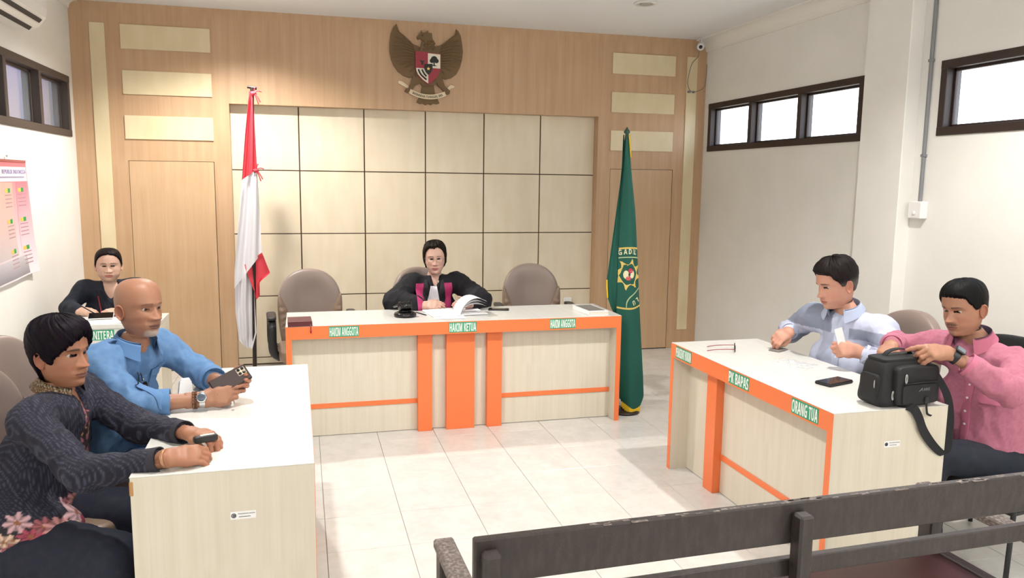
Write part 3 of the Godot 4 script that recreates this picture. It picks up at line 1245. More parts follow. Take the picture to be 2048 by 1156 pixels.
func copy_chair(o: Node3D, label: String, at: Vector3, turn: float, group := "", arms := true) -> Node3D:
	var c: Node3D = o.duplicate()
	c.name = numbered("office_chair")
	add_child(c)
	c.position = at
	c.rotation.y = turn
	c.set_meta("label", label)
	if not arms:
		for k in c.get_children():
			if k.name.begins_with("armrest"):
				c.remove_child(k)
				k.free()
	if c.has_meta("group"):
		c.remove_meta("group")
	if group:
		c.set_meta("group", group)
	return c


func chairs() -> void:
	var c := make_chair("office_chair", "empty brown leather chair at the left end of the judges' desk, black armrest in view", Vector3(1.838, 0, 1.335), 0.06, "brown judges' chairs")
	copy_chair(c, "empty brown leather chair at the right end of the judges' desk, beside the green flag", Vector3(3.562, 0.015, 1.33), -0.10, "brown judges' chairs")
	copy_chair(c, "brown leather chair that the robed judge sits in, mostly hidden behind him", Vector3(2.715, 0.0, 1.325), 0.22, "brown judges' chairs")
	copy_chair(c, "brown chair at the left edge, behind the man in the dark patterned shirt", Vector3(0.86, 0.0, 4.12), 1.45, "", false)
	copy_chair(c, "brown chair behind the bald man in the blue shirt, its rounded back in view", Vector3(0.74, 0.0, 3.58), 1.30)
	copy_chair(c, "brown chair behind the man in the pale blue shirt at the right desk", Vector3(4.79, 0.0, 3.72), -1.42)
	copy_chair(c, "brown chair of the woman clerk in the back left corner, hidden behind her", Vector3(0.43, 0.0, 1.03), 0.1).scale = Vector3.ONE * 0.84

	# black upholstered chair of the man in the pink shirt
	var t := thing("side_chair", "black upholstered chair with a wide straight back behind the man in pink", "chair", Vector3(4.84, 0, 4.47), -PI / 2 + 0.16)
	var g := Geo.new()
	soft_box(g, Vector3(0, 0.685, -0.275), Vector3(0.29, 0.285, 0.045), 0.22, 40, Basis(Vector3.RIGHT, -0.10))
	part("backrest", g, M("black_cloth"), t)
	g = Geo.new()
	soft_box(g, Vector3(0, 0.36, 0.0), Vector3(0.27, 0.05, 0.26), 0.28, 36)
	part("seat", g, M("black_cloth"), t)
	for s in [-1.0, 1.0]:
		for z in [-0.22, 0.22]:
			g = Geo.new()
			g.tube([Vector3(s * 0.245, 0.0, z * 1.05), Vector3(s * 0.245, 0.33, z)], 0.011, 10)
			part("leg", g, M("black_plastic"), t)
	g = Geo.new()
	g.box(Vector3(0, 0.31, 0), Vector3(0.50, 0.02, 0.46), 0.004)
	part("seat_frame", g, M("black_plastic"), t)


func bench() -> void:
	var t := thing("wooden_bench", "worn dark brown wooden bench with slatted back and armrests in the right foreground", "bench", Vector3(3.05, 0, 5.32), 0.024)
	# own axes: it faces -z; the back is at z = +0.22
	var zb := 0.215
	var x0 := -0.905
	var x1 := 0.91
	var g := Geo.new()
	bar(Vector3(x0, 0.744, zb - 0.013), Vector3(x1, 0.857, zb + 0.013), g, 0.004)
	var rail := part("top_rail", g, M("bench"), t)
	var rng := RandomNumberGenerator.new()
	rng.seed = 9
	g = Geo.new()
	for k in 60:        # bare wood where the paint has chipped off the top edge
		var x := rng.randf_range(x0 + 0.25, x1)
		var w := rng.randf_range(0.006, 0.05)
		g.box(Vector3(x, 0.8565, zb + rng.randf_range(-0.004, 0.012)), Vector3(w, 0.002, rng.randf_range(0.003, 0.010)), 0.0006)
	part("chipped_paint", g, M("bench_worn"), rail).set_meta("kind", "stuff")
	g = Geo.new()
	bar(Vector3(x0, 0.652, zb - 0.012), Vector3(x1, 0.702, zb + 0.012), g, 0.003)
	part("back_slat", g, M("bench"), t)
	for x in [x0 + 0.035, -0.035, x1 - 0.035]:
		g = Geo.new()
		bar(Vector3(x - 0.021, 0.0, zb + 0.013), Vector3(x + 0.021, 0.835, zb + 0.058), g, 0.006)
		part("post", g, M("bench"), t)
	for x in [x0 + 0.03, x1 - 0.03]:
		g = Geo.new()
		bar(Vector3(x - 0.030, 0.595, -0.29), Vector3(x + 0.030, 0.625, zb - 0.013), g, 0.006)
		sub(part("armrest", g, M("bench_worn"), t), "grey worn armrest")
		g = Geo.new()
		bar(Vector3(x - 0.026, 0.0, -0.265), Vector3(x + 0.026, 0.595, -0.205), g, 0.005)
		part("leg", g, M("bench"), t)
		g = Geo.new()
		bar(Vector3(x - 0.018, 0.33, -0.205), Vector3(x + 0.018, 0.40, zb + 0.013), g, 0.003)
		part("side_rail", g, M("bench"), t)
	g = Geo.new()
	bar(Vector3(x0 + 0.06, 0.40, -0.235), Vector3(x1 - 0.06, 0.42, zb - 0.02), g, 0.004)
	part("seat_board", g, M("bench_seat"), t)
	for z in [-0.25, zb - 0.015]:
		g = Geo.new()
		bar(Vector3(x0 + 0.02, 0.385, z - 0.018), Vector3(x1 - 0.02, 0.428, z + 0.018), g, 0.004)
		part("seat_rail", g, M("bench"), t)
	g = Geo.new()
	for x in [x0 + 0.05, x1 - 0.05]:
		g = Geo.new()
		bar(Vector3(x - 0.02, 0.385, -0.235), Vector3(x + 0.02, 0.428, zb - 0.03), g, 0.004)
		part("seat_rail", g, M("bench"), t)


# ---------------------------------------------------------------- flags and emblem
func poly_at(line: Array, t: float) -> Vector2:      # point at share t (by the first number of each entry) of [t, x, y]
	for i in line.size() - 1:
		if t <= line[i + 1][0] or i == line.size() - 2:
			var k: float = clampf((t - line[i][0]) / (line[i + 1][0] - line[i][0]), 0.0, 1.0)
			return Vector2(lerpf(line[i][1], line[i + 1][1], k), lerpf(line[i][2], line[i + 1][2], k))
	return Vector2()


func cloth_point(left: Array, right: Array, z: float, folds: float, amp: float, ph: float, u: float, t: float) -> Vector3:
	var a := poly_at(left, t)
	var b := poly_at(right, t)
	var p := a.lerp(b, u)
	var k := smoothstep(0.0, 0.15, t) * 0.8 + 0.2
	return Vector3(p.x, p.y, z + amp * k * (sin(u * folds * TAU + ph + t * 1.7) + 0.35 * sin(u * folds * 2.3 * TAU + t * 4.0)))


func cloth(left: Array, right: Array, z: float, folds: float, amp: float, ph: float, nu := 36, nt := 60) -> Geo:
	var g := Geo.new()
	var rows := []
	for j in nt + 1:
		var r := PackedVector3Array()
		for i in nu + 1:
			r.append(cloth_point(left, right, z, folds, amp, ph, float(i) / nu, float(j) / nt))
		rows.append(r)
	g.grid(rows)
	return g


func flags() -> void:
	# red and white flag on the left: cloth hangs furled from the top of a dark pole
	var t := thing("national_flag", "red and white flag hanging furled from a dark pole left of the judges' desk", "flag", Vector3(1.375, 0, 0.60))
	var o := t.position
	var g := Geo.new()
	g.tube([Vector3(0, 0.03, 0), Vector3(0.05, 2.39, 0)], [0.017, 0.014], 16)
	var pole := part("pole", g, M("wood_dark"), t)
	g = Geo.new()
	g.tube([Vector3(0.015, 2.395, 0.0), Vector3(0.085, 2.385, 0.0)], 0.012, 12)
	part("cross_piece", g, M("wood_dark"), pole)
	g = Geo.new()
	g.lathe(Vector3(), [Vector2(0.16, 0.0), Vector2(0.16, 0.025), Vector2(0.13, 0.04), Vector2(0.035, 0.05), Vector2(0.03, 0.12)], 28)
	part("stand", g, M("wood_dark"), t)
	var red := bump(flat_mat(Color("da4552"), 0.75), M_weave(), 0.2, 10.0)
	var white := bump(flat_mat(Color("e9e7ec"), 0.75), M_weave(), 0.2, 10.0)
	for m in [red, white]:
		m.backlight = Color(0.25, 0.25, 0.25)
		m.cull_mode = BaseMaterial3D.CULL_DISABLED
	var z := 0.625
	part("red_band", cloth([[0, 1.404, 2.36], [0.5, 1.365, 2.03], [1, 1.328, 1.665]], [[0, 1.432, 2.36], [0.5, 1.438, 2.04], [1, 1.445, 1.755]], z, 1.6, 0.016, 0.4), red, t, true)
	part("white_band", cloth([[0, 1.328, 1.668], [0.5, 1.285, 1.26], [0.85, 1.25, 0.95], [1, 1.243, 0.80]], [[0, 1.445, 1.757], [0.35, 1.452, 1.50], [0.8, 1.458, 1.18], [1, 1.462, 1.085]], z, 1.5, 0.020, 0.5), white, t, true)
	part("white_band", cloth([[0, 1.25, 0.98], [0.5, 1.243, 0.60], [0.85, 1.262, 0.37], [1, 1.30, 0.315]], [[0, 1.40, 1.02], [0.4, 1.395, 0.70], [0.8, 1.400, 0.43], [1, 1.365, 0.295]], z - 0.022, 1.7, 0.018, 2.0), white, t, true)
	part("red_band", cloth([[0, 1.325, 0.99], [0.4, 1.36, 0.87], [0.75, 1.395, 0.77], [1, 1.405, 0.70]], [[0, 1.462, 1.088], [0.5, 1.52, 0.925], [0.52, 1.515, 0.915], [0.75, 1.438, 0.85], [1, 1.437, 0.735]], z - 0.012, 0.8, 0.014, 1.2), red, t, true)
	for k in 2:
		g = Geo.new()
		var q := Vector3(1.437, [2.345, 1.745][k], 0.63)
		for j in 4:
			var a: Vector3 = [Vector3(0.06, 0.012, 0), Vector3(0.05, -0.07, 0.01), Vector3(0.035, -0.085, 0), Vector3(0.02, 0.05, 0.01)][j]
			g.tube(smooth_path([q, q + a * 0.5 + Vector3(0, 0.012, 0.008), q + a], 4), 0.0045, 6)
		g.tube([q + Vector3(-0.018, -0.006, 0), q + Vector3(0.02, 0.004, 0)], 0.016, 10)
		part("tie_ribbon", g, red, t, true)

	# green court flag on the right
	t = thing("court_flag", "dark green court flag with a gold sun emblem on a pole beside the judges' desk", "flag", Vector3(4.06, 0, 2.02))
	g = Geo.new()
	g.tube([Vector3(0, 0.03, 0), Vector3(-0.056, 2.03, 0.02)], [0.015, 0.011], 14)
	pole = part("pole", g, M("wood_dark"), t)
	g = Geo.new()
	g.lathe(Vector3(-0.058, 2.02, 0.02), [Vector2(0.008, 0), Vector2(0.020, 0.008), Vector2(0.022, 0.02), Vector2(0.012, 0.034), Vector2(0.002, 0.05)], 16)
	part("finial", g, flat_mat(Color("27463c"), 0.5), pole)
	g = Geo.new()
	g.lathe(Vector3(), [Vector2(0.11, 0.0), Vector2(0.11, 0.012), Vector2(0.10, 0.02), Vector2(0.03, 0.028), Vector2(0.025, 0.06)], 24)
	part("stand", g, M("wood_dark"), t)
	var green := bump(flat_mat(Color("014f42"), 0.7), M_weave(), 0.15, 10.0)
	green.cull_mode = BaseMaterial3D.CULL_DISABLED
	var fl := [[0, 3.992, 2.03], [0.12, 3.985, 1.80], [0.3, 3.968, 1.45], [0.45, 3.960, 1.20], [0.62, 3.957, 0.86], [0.8, 3.965, 0.5], [0.93, 3.985, 0.20], [1, 4.02, 0.085]]
	var fr := [[0, 4.008, 2.03], [0.12, 4.037, 1.78], [0.3, 4.078, 1.49], [0.45, 4.104, 1.205], [0.62, 4.133, 0.84], [0.85, 4.182, 0.28], [0.95, 4.192, 0.12], [1, 4.165, 0.045]]
	var front := func(u: float, s: float) -> Vector3:      # u across 0..1, s down 0..1
		var p := poly_at(fl, s).lerp(poly_at(fr, s), u)
		var bulge := 0.045 * sin(PI * clampf(u, 0.0, 1.0)) * smoothstep(0.0, 0.3, s) + 0.008 * sin(u * 9.0 + s * 5.0) * smoothstep(0.55, 0.9, s)
		return Vector3(p.x, p.y - 0.035 * sin(PI * u) * smoothstep(0.85, 1.0, s), 2.055 + bulge - 0.03 * (1.0 - u) * 0.0)
	g = Geo.new()
	var rows := []
	for j in 71:
		var r := PackedVector3Array()
		for i in 25:
			r.append(front.call(i / 24.0, j / 70.0))
		rows.append(r)
	g.grid(rows)
	var fp := part("front_fold", g, green, t, true)
	part("side_fold", cloth([[0, 3.992, 2.02], [0.2, 3.966, 1.68], [0.4, 3.925, 1.32], [0.55, 3.889, 1.0], [0.62, 3.893, 0.93], [0.64, 3.900, 0.83], [0.66, 3.945, 0.765], [0.8, 3.95, 0.5], [1, 3.975, 0.12]], [[0, 4.0, 2.02], [0.3, 3.975, 1.48], [0.6, 3.972, 0.95], [1, 4.03, 0.10]], 2.035, 0.5, 0.012, 3.4), green, t, true)
	part("back_fold", cloth([[0, 3.996, 2.02], [0.5, 3.97, 1.2], [1, 4.0, 0.12]], [[0, 4.004, 2.02], [0.5, 4.07, 1.2], [1, 4.17, 0.10]], 1.99, 2.0, 0.016, 0.0), green, t, true)
	var yellow := flat_mat(Color("d9b21c"), 0.8)
	g = Geo.new()
	rows = []
	for j in 2:
		var r := PackedVector3Array()
		for i in 33:
			var p: Vector3 = front.call(i / 32.0, 1.0)
			r.append(p + Vector3(0, -0.036 * j + (0.006 * sin(i * 2.6) * j) + (0.012 if j == 0 else 0.0), 0.004))
		rows.append(r)
	g.grid(rows)
	yellow.cull_mode = BaseMaterial3D.CULL_DISABLED
	part("bottom_fringe", g, yellow, t, true)
	g = Geo.new()
	g.tube([Vector3(3.887, 0.99, 2.03), Vector3(3.890, 0.93, 2.03), Vector3(3.896, 0.86, 2.03)], 0.006, 6)
	part("side_fringe", g, yellow, t, true)
	g = Geo.new()
	g.tube([Vector3(4.010, 2.02, 2.062), Vector3(4.017, 1.95, 2.066), Vector3(4.026, 1.86, 2.068)], 0.005, 6)
	part("side_fringe", g, yellow, t, true)

	# the emblem, laid on the front fold: m maps emblem coordinates (metres from its centre) onto the cloth
	var ce := Vector2(4.029, 1.033)
	var m := func(p: Vector3) -> Vector3:
		var y := ce.y + p.y
		var s := clampf((2.03 - y) / 1.96, 0.0, 1.0)
		for k in 4:
			var q := poly_at(fl, s)
			s = clampf(s + (q.y - y) / 1.96, 0.0, 1.0)
		var a := poly_at(fl, s)
		var b := poly_at(fr, s)
		var u := clampf((ce.x + p.x - a.x) / (b.x - a.x), 0.0, 1.0)
		var w: Vector3 = front.call(u, s)
		return Vector3(w.x, y, w.z + 0.0015 + p.z)
	var gold := flat_mat(Color("cdb25c"), 0.6)
	var pale := flat_mat(Color("a9b98c"), 0.6)
	var cream := flat_mat(Color("d8d6ae"), 0.6)
	var arc := func(ex: float, ey: float, cy: float, a0: float, a1: float, w: float, mat: Material, called: String) -> void:
		var ag := Geo.new()
		var rr := []
		for j in 2:
			var r := PackedVector3Array()
			for i in 41:
				var an := lerpf(a0, a1, i / 40.0)
				var k := 1.0 + (w / ey) * (j - 0.5)
				r.append(m.call(Vector3(cos(an) * ex * k, cy + sin(an) * ey * k, 0.0)))
			rr.append(r)
		ag.grid(rr)
		part(called, ag, mat, fp, true)
	gold.cull_mode = BaseMaterial3D.CULL_DISABLED
	pale.cull_mode = BaseMaterial3D.CULL_DISABLED
	arc.call(0.27, 0.219, -0.028, PI * 0.34, PI * 0.64, 0.012, gold, "emblem_ring")
	arc.call(0.22, 0.145, -0.020, PI * 0.30, PI * 0.66, 0.007, pale, "emblem_ring")
	arc.call(0.27, 0.219, -0.028, PI * 1.36, PI * 1.68, 0.012, gold, "emblem_ring")
	g = Geo.new()
	rows = [PackedVector3Array(), PackedVector3Array()]
	for q in smooth_path([Vector3(-0.012, -0.24, 0), Vector3(-0.010, -0.20, 0), Vector3(0.010, -0.165, 0), Vector3(0.05, -0.135, 0), Vector3(0.115, -0.085, 0)], 6):
		rows[0].append(m.call(q + Vector3(-0.003, 0.003, 0)))
		rows[1].append(m.call(q + Vector3(0.003, -0.003, 0)))
	g.grid(rows)
	part("emblem_ring", g, pale, fp, true)
	var word := [["G", -0.062, 0.158, 0.10], ["A", -0.030, 0.164, 0.05], ["D", 0.0015, 0.166, 0.0], ["I", 0.027, 0.164, -0.04], ["L", 0.047, 0.160, -0.08], ["U", 0.045, -0.205, PI + 0.42], ["L", 0.078, -0.187, PI + 0.52]]
	for q in word:
		var fit := func(p: Vector3) -> Vector3:
			var r := Vector2(p.x, p.y).rotated(q[3])
			return m.call(Vector3(q[1] + r.x, q[2] + r.y, p.z))
		part("lettering", letters(q[0], 0.006 if q[0] == "I" else 0.021, 0.036, 0.0008, fit), cream, fp, true)
	var sun := PackedVector2Array()
	for k in 8:
		var a0 := TAU * k / 8 + 0.12
		for q in [[0.0, 0.074], [0.16, 0.078], [0.30, 0.090], [0.40, 0.108], [0.50, 0.116], [0.52, 0.100], [0.60, 0.086], [0.72, 0.076]]:
			sun.append(Vector2.from_angle(a0 + q[0]) * Vector2(q[1] * 0.92, q[1]))
	g = Geo.new()
	g.prism(sun, 0.0, 0.0008, m)
	part("emblem_sun", g, gold, fp, true)
	var disc := func(c: Vector2, rx: float, ry: float, z0: float, mat: Material, called: String) -> void:
		var dp := PackedVector2Array()
		for k in 20:
			dp.append(c + Vector2(cos(TAU * k / 20) * rx, sin(TAU * k / 20) * ry))
		var dg := Geo.new()
		dg.prism(dp, z0, z0 + 0.0006, m)
		part(called, dg, mat, fp, true)
	disc.call(Vector2(0.0, 0.004), 0.046, 0.050, 0.0008, flat_mat(Color("22503f"), 0.6), "emblem_disc")
	disc.call(Vector2(-0.022, 0.0), 0.018, 0.030, 0.0016, cream, "emblem_shield")
	disc.call(Vector2(0.020, 0.002), 0.018, 0.028, 0.0016, cream, "emblem_shield")
	disc.call(Vector2(0.008, 0.028), 0.017, 0.018, 0.0022, flat_mat(Color("b02a4a"), 0.6), "emblem_shield")
	disc.call(Vector2(-0.006, -0.026), 0.018, 0.015, 0.0022, flat_mat(Color("c25058"), 0.6), "emblem_shield")
	disc.call(Vector2(0.0, 0.002), 0.008, 0.012, 0.0026, flat_mat(Color("40323c"), 0.6), "emblem_shield")


func M_weave() -> Texture2D:
	return mats.weave


func emblem() -> void:
	var t := thing("eagle_emblem", "brown carved eagle emblem with a red and white shield, high on the wood wall", "emblem", Vector3(2.905, 2.70, 0.0))
	var S := {
		"wing_l": [[-0.273, 0.359], [-0.258, 0.31], [-0.228, 0.262], [-0.18, 0.215], [-0.128, 0.192], [-0.076, 0.173], [-0.039, 0.143], [-0.053, -0.055], [-0.113, -0.094], [-0.165, -0.105], [-0.217, -0.088], [-0.265, -0.055], [-0.302, -0.004], [-0.325, 0.053], [-0.337, 0.116], [-0.336, 0.187], [-0.325, 0.272], [-0.299, 0.329]],
		"wing_r": [[0.265, 0.344], [0.255, 0.298], [0.221, 0.25], [0.169, 0.216], [0.117, 0.193], [0.065, 0.176], [0.043, 0.14], [0.058, -0.064], [0.125, -0.089], [0.169, -0.105], [0.221, -0.09], [0.266, -0.056], [0.299, 0.003], [0.32, 0.075], [0.328, 0.146], [0.32, 0.216], [0.307, 0.286], [0.286, 0.324]],
		"body": [[-0.087, 0.233], [-0.096, 0.252], [-0.076, 0.274], [-0.061, 0.289], [-0.053, 0.313], [-0.044, 0.293], [-0.02, 0.296], [0.004, 0.316], [0.012, 0.295], [0.042, 0.292], [0.043, 0.267], [0.051, 0.232], [0.067, 0.182], [0.095, 0.142], [0.121, 0.094], [0.129, -0.103], [0.058, -0.164], [-0.046, -0.169], [-0.105, -0.106], [-0.105, 0.098], [-0.068, 0.142], [-0.052, 0.192], [-0.044, 0.224], [-0.061, 0.24], [-0.076, 0.235]],
		"leg_l": [[-0.131, -0.09], [-0.053, -0.104], [-0.072, -0.154], [-0.113, -0.172], [-0.139, -0.214], [-0.176, -0.238], [-0.203, -0.227], [-0.193, -0.202], [-0.161, -0.186], [-0.149, -0.151]],
		"leg_r": [[0.073, -0.105], [0.136, -0.099], [0.158, -0.165], [0.207, -0.205], [0.201, -0.234], [0.169, -0.24], [0.14, -0.201], [0.095, -0.162]],
		"tail": [[-0.042, -0.153], [0.058, -0.148], [0.071, -0.232], [0.112, -0.319], [0.088, -0.327], [0.058, -0.321], [0.036, -0.338], [0.01, -0.327], [-0.016, -0.341], [-0.039, -0.325], [-0.068, -0.33], [-0.098, -0.318], [-0.059, -0.238]],
		"q_ul": [[-0.104, 0.123], [-0.001, 0.117], [-0.001, -0.01], [-0.104, -0.009]],
		"q_ur": [[0.002, 0.114], [0.114, 0.108], [0.114, -0.015], [0.002, -0.013]],
		"q_ll": [[-0.104, -0.018], [0.005, -0.02], [0.005, -0.151], [-0.044, -0.119], [-0.087, -0.074], [-0.101, -0.043]],
		"q_lr": [[0.009, -0.02], [0.114, -0.02], [0.092, -0.073], [0.051, -0.121], [0.009, -0.152]],
		"core": [[-0.033, 0.018], [0.043, 0.022], [0.042, -0.022], [0.027, -0.055], [0.006, -0.075], [-0.015, -0.056], [-0.031, -0.025]],
		"rib_l": [[-0.172, -0.201], [-0.202, -0.188], [-0.265, -0.156], [-0.258, -0.134], [-0.224, -0.141], [-0.176, -0.174], [-0.163, -0.195]],
		"rib_r": [[0.169, -0.21], [0.178, -0.185], [0.214, -0.15], [0.247, -0.16], [0.247, -0.175], [0.213, -0.187], [0.198, -0.216]],
	}
	var brown := flat_mat(Color("6f5636"), 0.6)
	var ribbon := flat_mat(Color("e3d3b4"), 0.6)
	var white := flat_mat(Color("e9e2d2"), 0.6)
	var red := flat_mat(Color("9c2c3c"), 0.5)
	var ink := flat_mat(Color("252320"), 0.6)
	for q in [["wing", "wing_l", brown, 0.0, 0.018], ["wing", "wing_r", brown, 0.0, 0.018], ["body", "body", brown, 0.0, 0.032], ["leg", "leg_l", brown, 0.0, 0.036], ["leg", "leg_r", brown, 0.0, 0.036], ["tail", "tail", brown, 0.0, 0.016], ["ribbon_end", "rib_l", ribbon, 0.0, 0.022], ["ribbon_end", "rib_r", ribbon, 0.0, 0.022]]:
		var o := PackedVector2Array()
		for p in S[q[1]]:
			o.append(Vector2(p[0], p[1]))
		var g := Geo.new()
		g.prism(o, q[3], q[4])
		var wing := part(q[0], g, q[2], t)
		if q[0] == "wing":
			var s := -1.0 if q[1] == "wing_l" else 1.0
			g = Geo.new()
			for k in 12:
				var a := k / 11.0
				var tip := Vector3(s * lerpf(0.285, 0.10, a * a), lerpf(0.30, -0.085, pow(a, 0.8)), 0.018)
				tip.x = s * (0.315 - 0.05 * pow(absf(a - 0.45) * 2.0, 2.0) - (0.16 * pow(maxf(a - 0.55, 0.0) / 0.45, 1.4)))
				var root := Vector3(s * lerpf(0.13, 0.06, a), lerpf(0.185, -0.04, a), 0.022)
				g.tube(smooth_path([root, root.lerp(tip, 0.5) + Vector3(s * 0.012, 0.012, 0.004), tip], 4), [0.006, 0.008, 0.008, 0.008, 0.008, 0.008, 0.007, 0.006, 0.003], 6)
			part("feathers", g, brown, wing).set_meta("kind", "stuff")
		elif q[0] == "body":
			g = Geo.new()
			for j in 5:
				for k in 4:
					g.lathe(Vector3(-0.03 + 0.026 * k + 0.012 * (j % 2), 0.15 + 0.018 * j, 0.030), [Vector2(0.013, 0), Vector2(0.008, 0.005), Vector2(0.001, 0.007)], 8, Basis(Vector3.RIGHT, Vector3.BACK, Vector3.DOWN))
			part("feathers", g, brown, wing).set_meta("kind", "stuff")
			g = Geo.new()
			g.lathe(Vector3(-0.045, 0.268, 0.032), [Vector2(0.006, 0), Vector2(0.005, 0.003), Vector2(0.001, 0.004)], 10, Basis(Vector3.RIGHT, Vector3.BACK, Vector3.DOWN))
			part("eye", g, ink, wing)
	var g := Geo.new()
	g.prism(PackedVector2Array([Vector2(-0.109, 0.128), Vector2(0.118, 0.114), Vector2(0.118, -0.015), Vector2(0.096, -0.076), Vector2(0.052, -0.129), Vector2(0.006, -0.158), Vector2(-0.047, -0.126), Vector2(-0.092, -0.077), Vector2(-0.109, -0.015)]), 0.03, 0.044)
	var sh := part("shield", g, red, t)
	for q in [["field", "q_ul", red], ["field", "q_ur", white], ["field", "q_ll", white], ["field", "q_lr", red], ["core", "core", ink]]:
		var o := PackedVector2Array()
		for p in S[q[1]]:
			o.append(Vector2(p[0], p[1]))
		g = Geo.new()
		g.prism(o, 0.044, 0.047 if q[0] == "field" else 0.054)
		part(q[0], g, q[2], sh)
	g = Geo.new()      # tree
	for q in [[0.058, 0.062, 0.030], [0.038, 0.050, 0.020], [0.080, 0.050, 0.020]]:
		g.lathe(Vector3(q[0], q[1], 0.047), [Vector2(q[2], 0), Vector2(q[2] * 0.9, 0.003), Vector2(0.001, 0.004)], 16, Basis(Vector3.RIGHT, Vector3.BACK, Vector3.DOWN))
	g.prism(PackedVector2Array([Vector2(0.054, 0.04), Vector2(0.062, 0.04), Vector2(0.064, 0.014), Vector2(0.084, 0.004), Vector2(0.034, 0.004), Vector2(0.052, 0.014)]), 0.047, 0.050)
	part("tree_relief", g, ink, sh)
	g = Geo.new()      # rice and cotton sprays
	for k in 2:
		g.tube(smooth_path([Vector3(-0.085 + k * 0.032, -0.030, 0.048), Vector3(-0.062 + k * 0.030, -0.075 + k * 0.008, 0.048), Vector3(-0.012, -0.118 + k * 0.03, 0.048)], 5), 0.0075, 6)
	part("spray_relief", g, ink, sh)
	g = Geo.new()      # bull's head
	g.prism(PackedVector2Array([Vector2(-0.075, 0.052), Vector2(-0.050, 0.046), Vector2(-0.026, 0.052), Vector2(-0.036, 0.036), Vector2(-0.042, 0.010), Vector2(-0.056, 0.010), Vector2(-0.062, 0.036)]), 0.047, 0.050)
	part("bull_relief", g, ink, sh)
	g = Geo.new()      # five-pointed star
	var star := PackedVector2Array()
	for k in 10:
		star.append(Vector2(0.005, -0.022) + Vector2.from_angle(PI / 2 + TAU * k / 10) * (0.018 if k % 2 == 0 else 0.008))
	g.prism(star, 0.054, 0.056)
	part("star", g, M("gold"), sh)
	# ribbon with the motto
	var arc := func(p: Vector3) -> Vector3:
		var a := p.x / 0.40
		return Vector3(sin(a) * (0.40 - p.y) * 0.93, 0.129 - cos(a) * (0.40 - p.y) - 0.012 * a, p.z)
	g = Geo.new()
	var rows := []
	for i in 33:
		var x := -0.182 + 0.364 * i / 32.0
		rows.append(PackedVector3Array([arc.call(Vector3(x, 0.024, 0.036)), arc.call(Vector3(x, 0.024, 0.042)), arc.call(Vector3(x, -0.018, 0.042)), arc.call(Vector3(x, -0.018, 0.036))]))
	g.grid(rows, true, true)
	var rb := part("ribbon", g, ribbon, t)
	var fit := func(p: Vector3) -> Vector3: return arc.call(p + Vector3(0, 0.003, 0.042))
	part("lettering", letters("BHINNEKA TUNGGAL IKA", 0.30, 0.021, 0.001, fit), ink, rb)


# ---------------------------------------------------------------- things on the desks
func slab_thing(called: String, label: String, cat: String, at: Vector3, turn: float, size: Vector3, bev: float, mat: Material, pname: String) -> Node3D:
	var t := thing(called, label, cat, at, turn)
	var g := Geo.new()
	g.box(Vector3(0, size.y / 2, 0), size, bev)
	part(pname, g, mat, t)
	return t


func book(called: String, label: String, at: Vector3, turn: float, size: Vector3, cover: Material) -> Node3D:
	var t := thing(called, label, "book", at, turn)
	var g := Geo.new()
	g.box(Vector3(0, 0.002, 0), Vector3(size.x, 0.004, size.z), 0.001)
	g.box(Vector3(0, size.y - 0.002, 0), Vector3(size.x, 0.004, size.z), 0.001)
	g.box(Vector3(-size.x / 2 + 0.002, size.y / 2, 0), Vector3(0.004, size.y, size.z), 0.0015)
	part("cover", g, cover, t)
	g = Geo.new()
	g.box(Vector3(0.002, size.y / 2, 0), Vector3(size.x - 0.008, size.y - 0.008, size.z - 0.006), 0.001)
	part("pages", g, M("page"), t)
	return t


